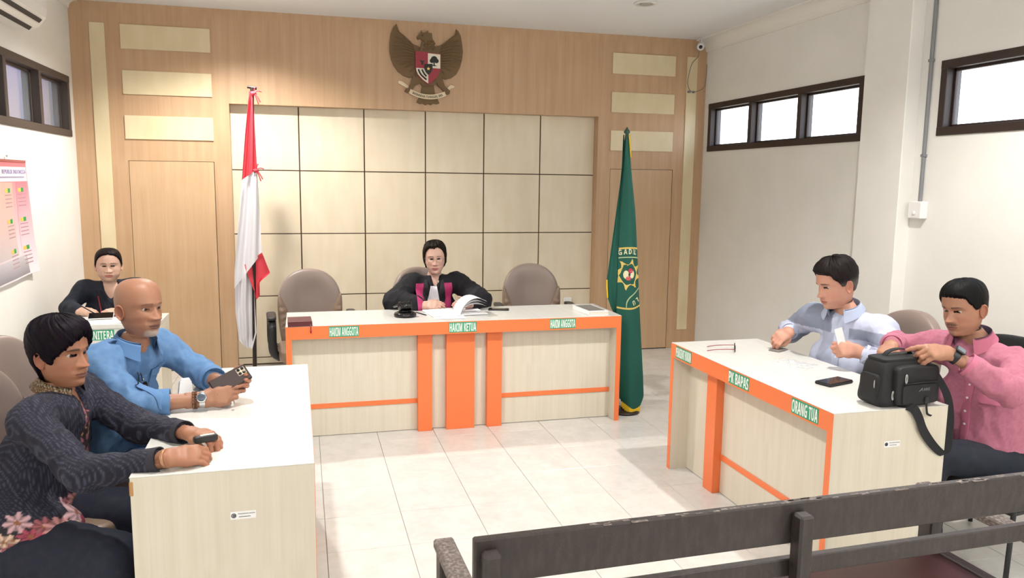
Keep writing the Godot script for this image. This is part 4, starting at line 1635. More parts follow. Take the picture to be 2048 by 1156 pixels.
func desk_things() -> void:
	var y := DESK_H
	var t := book("prayer_book", "thick maroon book with a ribbon marker on the left end of the judges' desk", Vector3(1.752, y, 2.115), PI / 2 + 0.03, Vector3(0.20, 0.030, 0.148), M("maroon"))
	var g := Geo.new()
	g.strip([Vector3(-0.085, 0.012, 0.06), Vector3(-0.100, 0.011, 0.064), Vector3(-0.108, -0.005, 0.065), Vector3(-0.1085, -0.025, 0.065)], [Vector3(0, 0, 0.003), Vector3(0, 0, 0.003), Vector3(0, 0, 0.003), Vector3(0, 0, 0.003)], 0.0008)
	var rb := part("ribbon_marker", g, M("maroon"), t)
	g = Geo.new()
	soft_box(g, Vector3(-0.1085, -0.034, 0.065), Vector3(0.005, 0.012, 0.005), 0.8, 12)
	part("tassel", g, flat_mat(Color("9a1c1c"), 0.7), rb)
	t = book("law_book", "white edged book with a dark grey cover on the right end of the judges' desk", Vector3(3.765, y, 2.035), 0.06, Vector3(0.150, 0.030, 0.30), M("white_paper"))
	g = Geo.new()
	g.box(Vector3(0.0, 0.0308, -0.01), Vector3(0.125, 0.0016, 0.25), 0.0005)
	part("cover_print", g, M("grey_cover"), t)

	# gavel on its sound block
	t = thing("sound_block", "round black wooden sound block under the gavel on the judges' desk", "gavel block", Vector3(2.447, y, 1.965))
	g = Geo.new()
	g.lathe(Vector3(), [Vector2(0.070, 0.0), Vector2(0.076, 0.004), Vector2(0.077, 0.016), Vector2(0.072, 0.026), Vector2(0.060, 0.031), Vector2(0.050, 0.0325), Vector2(0.001, 0.0325)], 40)
	part("base", g, M("gloss_black"), t)
	t = thing("gavel", "black wooden gavel lying on its round sound block before the judge", "gavel", Vector3(2.447, y + 0.0325, 1.955), 0.25)
	g = Geo.new()
	g.lathe(Vector3(0, 0.036, 0), [Vector2(0.024, -0.042), Vector2(0.033, -0.040), Vector2(0.035, -0.030), Vector2(0.028, -0.024), Vector2(0.030, -0.014), Vector2(0.033, 0.0), Vector2(0.030, 0.014), Vector2(0.028, 0.024), Vector2(0.035, 0.030), Vector2(0.033, 0.040), Vector2(0.024, 0.042)], 28, Basis(Vector3.UP, Vector3.RIGHT, Vector3.BACK))
	part("head", g, M("gloss_black"), t)
	g = Geo.new()
	g.tube([Vector3(0, 0.036, -0.02), Vector3(0, 0.030, -0.10), Vector3(0, 0.008, -0.20)], [0.009, 0.008, 0.011], 12)
	part("handle", g, M("gloss_black"), t)

	t = thing("pen", "thin dark pen lying beside the sound block on the judges' desk", "pen", Vector3(2.567, y, 1.90), 0.40)
	g = Geo.new()
	g.tube([Vector3(0, 0.0045, 0.075), Vector3(0, 0.0045, 0.062), Vector3(0, 0.0045, -0.066), Vector3(0, 0.0045, -0.07)], [0.001, 0.0042, 0.0042, 0.003], 10)
	part("barrel", g, M("black_plastic"), t)
	t = thing("paper_sheets", "loose white sheets spread in front of the judge's open booklet", "paper", Vector3(2.725, y, 1.965))
	for k in 3:
		g = Geo.new()
		g.box(Vector3(0.012 * k - 0.01, 0.0006 + 0.0009 * k, 0.015 * k), Vector3(0.21, 0.0007, 0.27), 0.0, Basis(Vector3.UP, 0.25 - 0.16 * k))
		part("sheet", g, M("white_paper"), t)
	t = thing("mobile_phone", "black phone lying flat on the judges' desk before the empty right chair", "phone", Vector3(3.142, y, 1.815), -0.28)
	phone_parts(t, Vector3(0.15, 0.009, 0.072))

	# open booklet in the judge's hands
	t = thing("open_booklet", "open white booklet whose pages the robed judge is turning", "booklet", Vector3(2.805, y + 0.003, 1.895), 0.12)
	g = Geo.new()
	g.box(Vector3(-0.10, 0.006, 0.0), Vector3(0.20, 0.010, 0.26), 0.001)
	part("left_pages", g, M("white_paper"), t)
	g = Geo.new()
	g.box(Vector3(0.10, 0.004, 0.0), Vector3(0.20, 0.006, 0.26), 0.001)
	part("right_pages", g, M("white_paper"), t)
	for k in 3:
		g = Geo.new()
		var rows := []
		for j in 2:
			var r := PackedVector3Array()
			for i in 13:
				var u := i / 12.0
				var a := 0.5 + 1.9 * u - 0.25 * k
				r.append(Vector3(0.19 * sin(a * 0.62) * u + 0.004 * k, 0.008 + 0.11 * sin(u * 2.3) * (1.0 - 0.18 * k), -0.05 + 0.175 * j + 0.02 * u))
			rows.append(r)
		g.grid(rows)
		part("turning_page", g, M("white_paper"), t)

	# right desk
	t = thing("eyeglasses", "folded-out reading glasses with thin red and black temples on the right desk", "glasses", Vector3(4.085, y, 3.42), -0.50)
	for s in [-1.0, 1.0]:
		g = Geo.new()
		g.tube(smooth_path([Vector3(0.012, 0.020, s * 0.064), Vector3(-0.04, 0.017, s * 0.062), Vector3(-0.09, 0.012, s * 0.060), Vector3(-0.135, 0.003, s * 0.056)], 4), 0.0022, 8)
		part("temple", g, flat_mat(Color("8c2f3c"), 0.35), t)
		g = Geo.new()
		var ring := []
		for k in 25:
			ring.append(Vector3(0.015, 0.019 + 0.018 * sin(TAU * k / 24), s * 0.034 + 0.026 * cos(TAU * k / 24)))
		g.tube(ring, 0.002, 8)
		part("rim", g, M("black_plastic"), t)
		g = Geo.new()
		g.lathe(Vector3(0.015, 0.019, s * 0.034), [Vector2(0.025, -0.0006), Vector2(0.025, 0.0006)], 24, Basis(Vector3.UP, Vector3.RIGHT, Vector3.BACK), Vector2(0.72, 1.0))
		part("lens", g, M("glass"), t)
	g = Geo.new()
	g.tube([Vector3(0.015, 0.023, -0.009), Vector3(0.018, 0.026, 0), Vector3(0.015, 0.023, 0.009)], 0.002, 8)
	part("bridge", g, M("black_plastic"), t)
	t = thing("tablet_phone", "large black phone lying on the right desk in front of the black bag", "phone", Vector3(4.178, y, 4.172), 0.30)
	phone_parts(t, Vector3(0.175, 0.014, 0.088))
	t = thing("plastic_sleeve", "clear crumpled plastic sleeve lying on the right desk beside the eyeglasses and phone", "plastic bag", Vector3(4.215, y, 3.80), 0.5)
	g = Geo.new()
	var rows := []
	for j in 15:
		var r := PackedVector3Array()
		for i in 15:
			var u := i / 14.0 - 0.5
			var w := j / 14.0 - 0.5
			r.append(Vector3(u * 0.17, 0.004 + 0.006 * (sin(u * 17.0 + w * 9.0) * cos(w * 13.0 - u * 5.0) + 1.0) * (1.0 - pow(absf(u) * 2.0, 4.0)), w * 0.21))
		rows.append(r)
	g.grid(rows)
	var clear := flat_mat(Color(0.95, 0.97, 1.0, 0.22), 0.08)
	clear.transparency = BaseMaterial3D.TRANSPARENCY_ALPHA
	clear.cull_mode = BaseMaterial3D.CULL_DISABLED
	part("film", g, clear, t)
	t = thing("white_box", "small upright white box on the left desk between the bald man's arms", "box", Vector3(1.285, y, 3.74), 0.3)
	g = Geo.new()
	g.prism(PackedVector2Array([Vector2(-0.030, 0), Vector2(0.030, 0), Vector2(0.024, 0.058), Vector2(0.018, 0.070), Vector2(-0.014, 0.070), Vector2(-0.022, 0.060)]), -0.014, 0.014)
	part("carton", g, M("white_paper"), t)
	shoulder_bag()


func phone_parts(t: Node3D, s: Vector3) -> void:
	var g := Geo.new()
	g.box(Vector3(0, s.y / 2, 0), s, s.y * 0.4)
	part("body", g, M("black_plastic"), t)
	g = Geo.new()
	g.box(Vector3(0, s.y + 0.0002, 0), Vector3(s.x - 0.008, 0.0012, s.z - 0.008), 0.0004)
	part("screen", g, M("gloss_black"), t)


func shoulder_bag() -> void:
	var t := thing("shoulder_bag", "black nylon shoulder bag on the corner of the right desk, strap hanging down", "bag", Vector3(4.235, DESK_H, 4.515), 0.10)
	var g := Geo.new()
	var slump := func(p: Vector3) -> Vector3: return Vector3(p.x * (1.0 - 0.10 * (p.y / 0.1)), p.y, p.z * (1.0 - 0.12 * (p.y / 0.1)))
	soft_box(g, Vector3(0, 0.103, -0.012), Vector3(0.150, 0.102, 0.070), 0.30, 44, Basis(), slump)
	part("main_body", g, M("nylon"), t)
	g = Geo.new()
	soft_box(g, Vector3(0.022, 0.094, 0.058), Vector3(0.118, 0.084, 0.026), 0.30, 36)
	var fp := part("front_pocket", g, M("nylon"), t)
	g = Geo.new()
	soft_box(g, Vector3(0.030, 0.058, 0.080), Vector3(0.100, 0.044, 0.012), 0.28, 32)
	part("pocket_flap", g, M("nylon"), fp)
	g = Geo.new()
	soft_box(g, Vector3(-0.148, 0.080, -0.01), Vector3(0.014, 0.060, 0.050), 0.35, 28)
	part("side_pocket", g, M("nylon"), t)
	g = Geo.new()
	soft_box(g, Vector3(0, 0.196, -0.012), Vector3(0.128, 0.010, 0.058), 0.3, 32)
	part("top_lid", g, M("nylon"), t)
	g = Geo.new()
	g.strip(smooth_path([Vector3(-0.075, 0.200, -0.02), Vector3(-0.055, 0.222, -0.02), Vector3(0, 0.232, -0.02), Vector3(0.055, 0.222, -0.02), Vector3(0.075, 0.200, -0.02)], 4), PackedArrayOf(Vector3(0, 0, 0.012), 17), 0.004)
	part("carry_handle", g, M("web"), t)
	for q in [[-0.098, 0.055, 0.060], [-0.112, 0.060, 0.052], [-0.055, 0.128, 0.083], [-0.158, 0.10, 0.02]]:
		g = Geo.new()
		var ring := []
		for k in 17:
			ring.append(Vector3(q[0] + 0.0045 * cos(TAU * k / 16), q[1] + 0.018 * sin(TAU * k / 16), q[2] + 0.004))
		g.tube(ring, 0.0022, 6)
		part("zip_pull", g, flat_mat(Color("b9bbb9"), 0.4), t)
	g = Geo.new()
	for q in [[Vector3(-0.085, 0.168, 0.060), Vector3(0.13, 0.168, 0.066)], [Vector3(-0.065, 0.105, 0.088), Vector3(0.125, 0.105, 0.090)]]:
		g.tube([q[0], (q[0] + q[1]) * 0.5 + Vector3(0, 0.003, 0.004), q[1]], 0.003, 8)
	part("zipper", g, M("web"), t)
	g = Geo.new()
	g.box(Vector3(0.058, 0.030, 0.094), Vector3(0.022, 0.030, 0.008), 0.003)
	part("buckle", g, M("black_plastic"), t)
	var grey := flat_mat(Color("6d7276"), 0.6)
	var fit := func(p: Vector3) -> Vector3: return Vector3(0.056, 0.078, 0.0925) + p
	part("logo_lettering", letters("AREI", 0.036, 0.012, 0.0008, fit), grey, fp)
	g = Geo.new()
	g.prism(PackedVector2Array([Vector2(0.012, 0.070), Vector2(0.032, 0.086), Vector2(0.034, 0.070), Vector2(0.031, 0.073), Vector2(0.029, 0.079), Vector2(0.020, 0.072)]), 0.0915, 0.0930)
	part("logo_mark", g, grey, fp)
	# strap: from the right end of the bag down past the desk corner and back up under the bag
	g = Geo.new()
	var p := smooth_path([Vector3(0.150, 0.150, 0.02), Vector3(0.172, 0.10, 0.05), Vector3(0.188, 0.03, 0.085), Vector3(0.195, -0.06, 0.100), Vector3(0.190, -0.17, 0.105), Vector3(0.182, -0.205, 0.108), Vector3(0.160, -0.212, 0.11), Vector3(0.10, -0.165, 0.108), Vector3(0.045, -0.10, 0.105), Vector3(0.012, -0.035, 0.102), Vector3(-0.018, 0.004, 0.095), Vector3(-0.045, 0.007, 0.05)], 5)
	var w := []
	for k in p.size():
		var s := k / float(p.size() - 1)
		w.append(Vector3(0.012, 0.002, 0.010).lerp(Vector3(0.012, 0.014, 0.004), smoothstep(0.35, 0.75, s)))
	g.strip(p, w, 0.003)
	part("shoulder_strap", g, M("web"), t)
	g = Geo.new()
	g.strip(smooth_path([Vector3(0.056, 0.016, 0.096), Vector3(0.052, -0.010, 0.104), Vector3(0.056, -0.026, 0.106), Vector3(0.078, -0.036, 0.107)], 4), PackedArrayOf(Vector3(0.004, 0.003, 0.001), 13), 0.0015)
	part("strap_end", g, M("web"), t)


func PackedArrayOf(v: Vector3, n: int) -> Array:
	var a := []
	a.resize(n)
	a.fill(v)
	return a


# ---------------------------------------------------------------- people
# Head: rings from the crown down to the foot of the neck, in head axes (x to the person's left, y up, z forward, eyes at y = 0).
const HEAD := [
	# front y, front z, back y, back z, half width, narrowing to the front
	[.1215, -.006, .1215, -.012, .003, 0.0], [.118, .024, .117, -.046, .031, 0.0], [.109, .050, .106, -.074, .051, 0.0], [.093, .070, .087, -.094, .066, 0.0],
	[.071, .082, .061, -.105, .0745, .03], [.046, .088, .034, -.109, .0775, .06], [.026, .091, .011, -.107, .0775, .09], [.006, .087, -.010, -.102, .0765, .12],
	[-.015, .086, -.028, -.094, .0745, .15], [-.032, .087, -.042, -.085, .0725, .18], [-.050, .088, -.055, -.076, .0675, .22], [-.068, .089, -.068, -.069, .0630, .26],
	[-.085, .086, -.080, -.065, .0565, .29], [-.100, .085, -.091, -.063, .0490, .31], [-.111, .079, -.099, -.062, .0440, .28], [-.1165, .064, -.105, -.062, .0455, .18],
	[-.116, .046, -.109, -.063, .0475, .08], [-.121, .032, -.117, -.064, .0490, .03], [-.142, .021, -.139, -.066, .0520, 0.0], [-.170, .019, -.165, -.072, .0575, 0.0], [-.205, .026, -.190, -.080, .0690, 0.0]]


func bumpf(x: float, y: float, cx: float, cy: float, sx: float, sy: float) -> float:
	var a := (x - cx) / sx
	var b := (y - cy) / sy
	return exp(-a * a - b * b)


func head_row(t: float, s: Dictionary) -> Array:
	var i := clampi(int(t), 0, HEAD.size() - 2)
	var k := t - i
	var a: Array = HEAD[maxi(i - 1, 0)]
	var b: Array = HEAD[i]
	var c: Array = HEAD[i + 1]
	var d: Array = HEAD[mini(i + 2, HEAD.size() - 1)]
	var out := []
	for j in 6:
		out.append(cubic_interpolate(b[j], c[j], a[j], d[j], k))
	if t > 7.0:
		var j := smoothstep(8.0, 12.5, t)
		out[4] *= lerpf(1.0, s.get("jaw", 1.0), j)
		if t > 14.5:
			out[4] *= lerpf(1.0, s.get("neck_w", 1.0) / s.get("jaw", 1.0), smoothstep(14.5, 17.0, t))
	return out


func head_point(row: Array, th: float) -> Vector3:
	var cs := cos(th)
	var sn := sin(th)
	var f := Vector3(0, row[0], row[1])
	var b := Vector3(0, row[2], row[3])
	var ce := (f + b) * 0.5
	var h := (f - b) * 0.5
	var p := ce + h * (signf(cs) * pow(absf(cs), 0.97))
	p.x = row[4] * signf(sn) * pow(absf(sn), 0.93) * (1.0 - row[5] * pow(maxf(cs, 0.0), 1.6))
	return p


func face(p: Vector3, s: Dictionary) -> float:      # how far the front of the face stands out
	var x := absf(p.x)
	var y := p.y
	var d := 0.0
	# nose
	var ny := (0.010 - y) / 0.047
	if ny > -0.2 and ny < 1.35:
		var hgt := 0.0
		if ny < 1.0:
			hgt = 0.026 * pow(clampf(ny, 0.0, 1.0), 1.25) + 0.002
		else:
			hgt = 0.028 * maxf(0.0, 1.0 - pow((ny - 1.0) / 0.28, 1.3))
		hgt *= smoothstep(-0.2, 0.05, ny)
		var wd: float = lerpf(0.0075, 0.0135, smoothstep(0.2, 1.0, ny)) * s.get("nose", 1.0)
		d += hgt * exp(-pow(x / wd, 2.4))
		d += 0.010 * bumpf(x, y, 0.0145 * s.get("nose", 1.0), -0.0385, 0.0075, 0.008)
	d -= 0.0085 * bumpf(x, y, 0.0305, 0.003, 0.017, 0.0115)
	d -= 0.004 * bumpf(x, y, 0.0145, 0.002, 0.006, 0.010)
	d += 0.0045 * bumpf(x, y, 0.026, 0.0225, 0.020, 0.008)
	d += 0.0050 * bumpf(x, y, 0.045, -0.026, 0.020, 0.018)
	d += s.get("cheek", 0.002) * bumpf(x, y, 0.042, -0.058, 0.022, 0.025)
	# mouth and chin
	d += 0.0045 * bumpf(x, y, 0.0, -0.064, 0.026, 0.014)
	d += 0.0035 * bumpf(x, y, 0.006, -0.0640, 0.015, 0.0042)
	d += 0.0050 * bumpf(x, y, 0.0, -0.0765, 0.0165, 0.0055)
	d -= 0.0045 * bumpf(x, y, 0.0, -0.0695 + 0.05 * x * x * 20.0, 0.024, 0.0022)
	d -= 0.0030 * bumpf(x, y, 0.0, -0.0870, 0.020, 0.0055)
	d -= 0.0015 * bumpf(x, y, 0.0, -0.0555, 0.003, 0.006)
	d += 0.0045 * bumpf(x, y, 0.0, -0.1020, 0.015, 0.011)
	d -= 0.0020 * bumpf(x, y, 0.030, -0.050, 0.004, 0.016)
	return d


func eye_mask(x: float, y: float, s: Dictionary) -> float:     # > 0 inside the opening
	var dx := (x - 0.0310) / 0.0150
	if absf(dx) >= 1.0:
		return -1.0
	var shape := pow(1.0 - dx * dx, 0.7)
	var mid := 0.0012 + 0.0012 * dx
	var op: float = s.get("eye_open", 1.0)
	var top := mid + 0.0046 * op * shape - 0.0034 * (1.0 - op)
	var bot := mid - 0.0036 * shape
	return minf(top - y, y - bot) / 0.004


func make_head(skin: Geo, hair: Geo, eyes: Array, s: Dictionary) -> void:
	var B := Basis.from_euler(Vector3(s.get("pitch", 0.0), s.yaw, s.get("roll", 0.0)))
	var sc: Vector3 = s.get("size", Vector3.ONE)
	var at: Vector3 = s.head
	var base_c: Color = s.skin
	var lip: Color = s.get("lip", base_c * Color(0.85, 0.55, 0.55))
	var brow: Color = s.get("brow_col", lin("1d1614"))
	var lid: Color = base_c * Color(0.42, 0.34, 0.33)
	var foot: Vector3 = s.neck
	var ts := []
	for i in 20:
		var n := 7 if i >= 5 and i <= 13 else 3
		for k in n:
			ts.append(i + float(k) / n)
	ts.append(20.0)
	var cols := 112
	var ths := []
	for k in cols:
		var u := TAU * k / cols
		ths.append(u - 0.52 * sin(u))
	var place := func(p: Vector3, low: float) -> Vector3:
		var w := at + B * (p * sc)
		if low > 0.0:
			var ref := at + B * (Vector3(0, -0.198, -0.027) * sc)
			w += (foot - ref) * low
		return w
	var nz := noise(s.seed, 40.0, 2)
	var rows := []
	var cc := []
	for t in ts:
		var row := head_row(t, s)
		var low := smoothstep(15.0, 20.0, t)
		var r := PackedVector3Array()
		var c := PackedColorArray()
		for th in ths:
			var p := head_point(row, th)
			var col := base_c
			var x := absf(p.x)
			if cos(th) > 0.25 and t > 3.0 and t < 15.5:
				var e := eye_mask(x, p.y, s)
				var q := p.y
				p.z += face(p, s) * smoothstep(0.25, 0.5, cos(th))
				if e > 0.0:
					p.z -= 0.0085 * smoothstep(0.0, 0.5, e)
					col = lid
				elif e > -0.45 and q > 0.0:
					col = col.lerp(lid, 0.6 * (1.0 + e / 0.45))
					p.z += 0.0010
				# eyebrow
				var bx := (x - 0.0305) / 0.0195
				if absf(bx) < 1.0:
					var by: float = 0.0205 + s.get("brow_y", 0.0) + 0.0035 * (1.0 - bx * bx) - 0.0015 * bx
					var bw: float = 1.25 * s.get("brow_w", 0.0034) * (1.0 - 0.55 * smoothstep(0.0, 1.0, bx))
					var bm := smoothstep(1.25, 0.55, absf(q - by) / bw) * smoothstep(1.0, 0.8, absf(bx))
					col = col.lerp(brow, bm * s.get("brow_s", 0.85))
				# lips
				var lw := 0.0255
				if x < lw:
					var ll := sqrt(1.0 - (x / lw) * (x / lw))
					var up := -0.0612 - 0.0012 * smoothstep(0.006, 0.0, x)
					var lm := smoothstep(0.0, 0.0016, minf(q - (-0.0695 - 0.0125 * ll), (-0.0695 + (up + 0.0695) * ll + 0.001) - q))
					col = col.lerp(lip, lm * 0.85)
					if absf(q + 0.0695 - 0.05 * x * x * 20.0) < 0.0012:
						col = col.lerp(lip * Color(0.35, 0.3, 0.3), 0.7)
				# nostrils
				col = col.lerp(base_c * Color(0.22, 0.16, 0.16), 0.85 * bumpf(x, q, 0.0085, -0.0455, 0.0036, 0.0024))
				col = col.lerp(base_c * Color(1.05, 0.80, 0.78), 0.35 * bumpf(x, q, 0.042, -0.035, 0.02, 0.018) + 0.3 * bumpf(x, q, 0.0, -0.034, 0.013, 0.012))
				if s.has("beard"):
					for bd in s.beard:       # [x, y, width, height, colour, strength]
						var m := smoothstep(1.2, 0.6, sqrt(pow((x - bd[0]) / bd[2], 2.0) + pow((q - bd[1]) / bd[3], 2.0)))
						m *= clampf(0.85 + 0.6 * nz.get_noise_3d(p.x * 20.0, q * 20.0, 0.0), 0.0, 1.0)
						col = col.lerp(bd[4], m * bd[5])
			col = col * (1.0 + 0.05 * nz.get_noise_3d(p.x, p.y, p.z))
			col.a = 1.0
			r.append(place.call(p, low))
			c.append(col)
		rows.append(r)
		cc.append(c)
	skin.grid(rows, true, true, cc)

	# ears
	for sd in [-1.0, 1.0]:
		var er := []
		var tilt := Basis.from_euler(Vector3(-0.18, -sd * 0.42, 0.0))
		for j in 9:
			var rad: float = [1.0, 1.04, 1.0, 0.90, 0.80, 0.68, 0.45, 0.25, 0.02][j]
			var outw: float = [-0.010, -0.001, 0.0035, 0.0045, 0.0022, -0.0020, -0.0035, -0.0045, -0.005][j]
			var r := PackedVector3Array()
			for k in 24:
				var a := TAU * k / 24
				var w := 0.0175 * (1.0 + 0.12 * sin(a)) * (0.80 if sin(a) < -0.6 else 1.0)
				var q := Vector3(outw * sd, sin(a) * 0.032 * rad, cos(a) * w * rad)
				r.append(place.call(Vector3(sd * (0.0795 + s.get("ear_out", 0.0)), -0.014, -0.014) + tilt * q, 0.0))
			er.append(r)
		skin.col = base_c * Color(0.98, 0.82, 0.80)
		skin.grid(er, true)
	# eyes
	var gaze: Vector3 = s.get("gaze", Vector3(0, 0, 1)).normalized()
	for sd in [-1.0, 1.0]:
		var er := []
		var ec := []
		var eg := Geo.new()
		eyes.append(eg)
		for j in 15:
			var v := PI * j / 14.0
			var r := PackedVector3Array()
			var c := PackedColorArray()
			for k in 20:
				var d := Vector3(sin(v) * cos(TAU * k / 20), sin(v) * sin(TAU * k / 20), cos(v))
				d = Basis(Quaternion(Vector3(0, 0, 1), gaze)) * d
				r.append(place.call(Vector3(sd * 0.0310, 0.0010, 0.0588) + d * 0.0130, 0.0))
				c.append(lin("0a0706") if v < 0.20 else (lin("2c1a12") if v < 0.46 else lin("b3a89e")))
			er.append(r)
			ec.append(c)
		eg.grid(er, true, false, ec)

	# hair: the same head, lifted where hair grows
	if not s.has("hair"):
		return
	var line: Array = s.hair      # [azimuth from the front, lowest y on the right side, on the left side]
	rows = []
	cc = []
	var hn := noise(s.seed + 7, 22.0, 3)
	var hc: Color = s.get("hair_col", lin("12100f"))
	var t := 0.0
	while t <= 19.0:
		var row := head_row(t, s)
		var low := smoothstep(15.0, 20.0, t)
		var r := PackedVector3Array()
		var c := PackedColorArray()
		for k in 224:
			var th := TAU * k / 224
			var p := head_point(row, th)
			var az := th if th < PI else TAU - th
			var side := 2 if th < PI else 1
			var lo: float = line[-1][side]
			for i in line.size() - 1:
				if az <= line[i + 1][0]:
					lo = lerpf(line[i][side], line[i + 1][side], clampf((az - line[i][0]) / (line[i + 1][0] - line[i][0]), 0.0, 1.0))
					break
			var jag: float = s.get("jag", 0.004) * hn.get_noise_3d(th * 1.6, 0.3, 5.0)
			var m := smoothstep(-0.001, s.get("hair_soft", 0.010), p.y - lo - jag)
			var nn := Vector3(p.x, p.y - 0.01, p.z + 0.01).normalized()
			if p.y < 0.0:
				nn = Vector3(p.x, 0.0, p.z + 0.01).normalized()
			var top := smoothstep(-0.02, 0.09, p.y)
			var thick: float = lerpf(s.get("hair_side", 0.008), s.get("hair_top", 0.014), top)
			var sw: float = th + s.get("sweep", 0.0) * (p.y - 0.05)
			var strand := hn.get_noise_3d(cos(sw) * 0.16, sin(sw) * 0.16, p.y * 0.8) * 0.30 + hn.get_noise_3d(cos(sw) * 0.75, sin(sw) * 0.75, p.y * 0.7) * 0.26
			thick *= 1.0 + strand * s.get("rough", 1.0)
			if s.has("wave"):
				thick += s.wave * bumpf(az, p.y, 0.5, 0.085, 0.7, 0.03)
			p += nn * (thick * m - 0.006 * (1.0 - m))
			r.append(place.call(p, low))
			var q := hc * (1.0 + 0.5 * strand)
			if s.has("grey"):
				q = q.lerp(lin("77726e"), s.grey * smoothstep(0.03, -0.01, p.y) * smoothstep(0.3, 1.0, az))
			q.a = 1.0
			c.append(q)
		rows.append(r)
		cc.append(c)
		t += 0.2
	hair.grid(rows, true, true, cc)


const RELAXED := [[0.35, 0.45, 0.30], [0.40, 0.55, 0.35], [0.45, 0.60, 0.40], [0.50, 0.60, 0.40]]


func make_hand(g: Geo, elbow: Vector3, wrist: Vector3, dir: Vector3, back: Vector3, right: bool, curl: Array, col: Color, cell := 0.0034, thumb: Array = [], sc := 1.0) -> void:
	var Z := dir.normalized()
	var X := back.cross(Z).normalized()
	var Y := Z.cross(X).normalized()
	var sd := 1.0 if right else -1.0
	var net := Net.new(Vector3(-0.095, -0.110, -0.085), Vector3(0.095, 0.080, 0.205), cell / sc)
	var e := (Basis(X, Y, Z).transposed() * (elbow - wrist)).normalized() * 0.055
	for x in [-0.011, 0.0, 0.011]:
		net.chain([Vector3(x, 0, 0) + e, Vector3(x, 0, 0.004)], [0.0225 if x == 0.0 else 0.0195, 0.0220 if x == 0.0 else 0.0180], 0.012)
	var kx := [0.027, 0.009, -0.009, -0.026]
	var kz := [0.090, 0.094, 0.089, 0.080]
	var ln := [0.074, 0.082, 0.076, 0.060]
	var rad := [0.0092, 0.0094, 0.0088, 0.0078]
	for i in 4:
		var k := Vector3(kx[i] * sd, 0.002, kz[i])
		net.chain([Vector3(kx[i] * sd * 0.62, 0.0, 0.012), Vector3(kx[i] * sd * 0.85, 0.001, 0.055), k], [0.0150, 0.0140, 0.0110], 0.014)
		var p := [k]
		var yaw: float = kx[i] * sd * 3.2
		var bend := 0.0
		for j in 3:
			bend += curl[i][j]
			var d := Vector3(sin(yaw) * cos(bend), -sin(bend), cos(yaw) * cos(bend))
			p.append((p[-1] as Vector3) + d * ln[i] * [0.46, 0.30, 0.24][j])
		net.chain(p, [rad[i] * 1.10, rad[i], rad[i] * 0.93, rad[i] * 0.80], 0.005)
	var tp := thumb if thumb.size() else [[0.040, -0.012, 0.046], [0.054, -0.020, 0.075], [0.058, -0.028, 0.102]]
	var q := [Vector3(0.016 * sd, -0.004, 0.018)]
	for v in tp:
		q.append(Vector3(v[0] * sd, v[1], v[2]))
	net.chain(q, [0.0165, 0.0130, 0.0108, 0.0085], 0.008)
	net.cap(q[0], Vector3(0.024 * sd, -0.006, 0.060), 0.014, 0.010, 0.014)
	g.xf = Transform3D(Basis(X, Y, Z) * sc, wrist)
	var tint := func(p: Vector3, n: Vector3) -> Color:
		var c := col * (1.0 + 0.05 * sin(p.z * 170.0) * n.y)
		c = c.lerp(col * Color(1.05, 0.78, 0.74), 0.35 * smoothstep(0.08, 0.15, p.z) + (0.25 if n.y < -0.3 else 0.0))
		c.a = 1.0
		return c
	net.add_to(g, tint)
	g.xf = Transform3D()


func arm_net(net: Net, s: Dictionary, side: String, ru: float, re: float, rw: float, upto := 1.0) -> void:
	var sh: Vector3 = s["sh" + side]
	var el: Vector3 = s["el" + side]
	var wr: Vector3 = s["wr" + side]
	net.cap(sh, el, ru, re, 0.035)
	net.cap(el, el.lerp(wr, upto), re, lerpf(re, rw, upto), 0.02)


func torso_net(net: Net, s: Dictionary, grow: float) -> void:
	var w: float = s.get("wide", 1.0)
	var b: float = s.get("belly", 1.0)
	var shR: Vector3 = s.shR
	var shL: Vector3 = s.shL
	var r := (shR - shL).normalized()
	var N: Vector3 = s.neck
	var P: Vector3 = s.pelvis
	var C: Vector3 = s.chest
	var up := (C - P).normalized()
	var f := up.cross(r).normalized() * -1.0
	if f.dot(s.front) < 0.0:
		f = -f
	for sg in [-1.0, 1.0]:
		net.cap(C + r * sg * 0.072 * w, P + r * sg * 0.070 * w, 0.098 * w + grow, 0.108 * w + grow, 0.06)
	net.cap(C.lerp(P, 0.3) + f * 0.025, C.lerp(P, 0.85) + f * 0.05 * b, 0.092 * b + grow, 0.108 * b + grow, 0.06)
	var drop := Vector3(0, -0.012, 0)
	var mid := shL.lerp(shR, 0.5) + Vector3(0, -0.035, 0)
	net.cap(mid, shR + drop, 0.052 + grow, 0.055 + grow, 0.05)
	net.cap(mid, shL + drop, 0.052 + grow, 0.055 + grow, 0.05)
	net.cap(shL.lerp(shR, 0.5) + drop * 3.0, C, 0.08 + grow, 0.10 + grow, 0.06)
	for q in [shR, shL]:
		net.cap(N + Vector3(0, -0.050, 0), (q as Vector3).lerp(N, 0.22), 0.040 + grow, 0.046 + grow, 0.04)


func bounds(s: Dictionary, keys: Array, m: float) -> Array:
	var lo: Vector3 = s[keys[0]]
	var hi: Vector3 = lo
	for k in keys:
		lo = lo.min(s[k])
		hi = hi.max(s[k])
	return [lo - Vector3(m, m, m), hi + Vector3(m, m, m)]


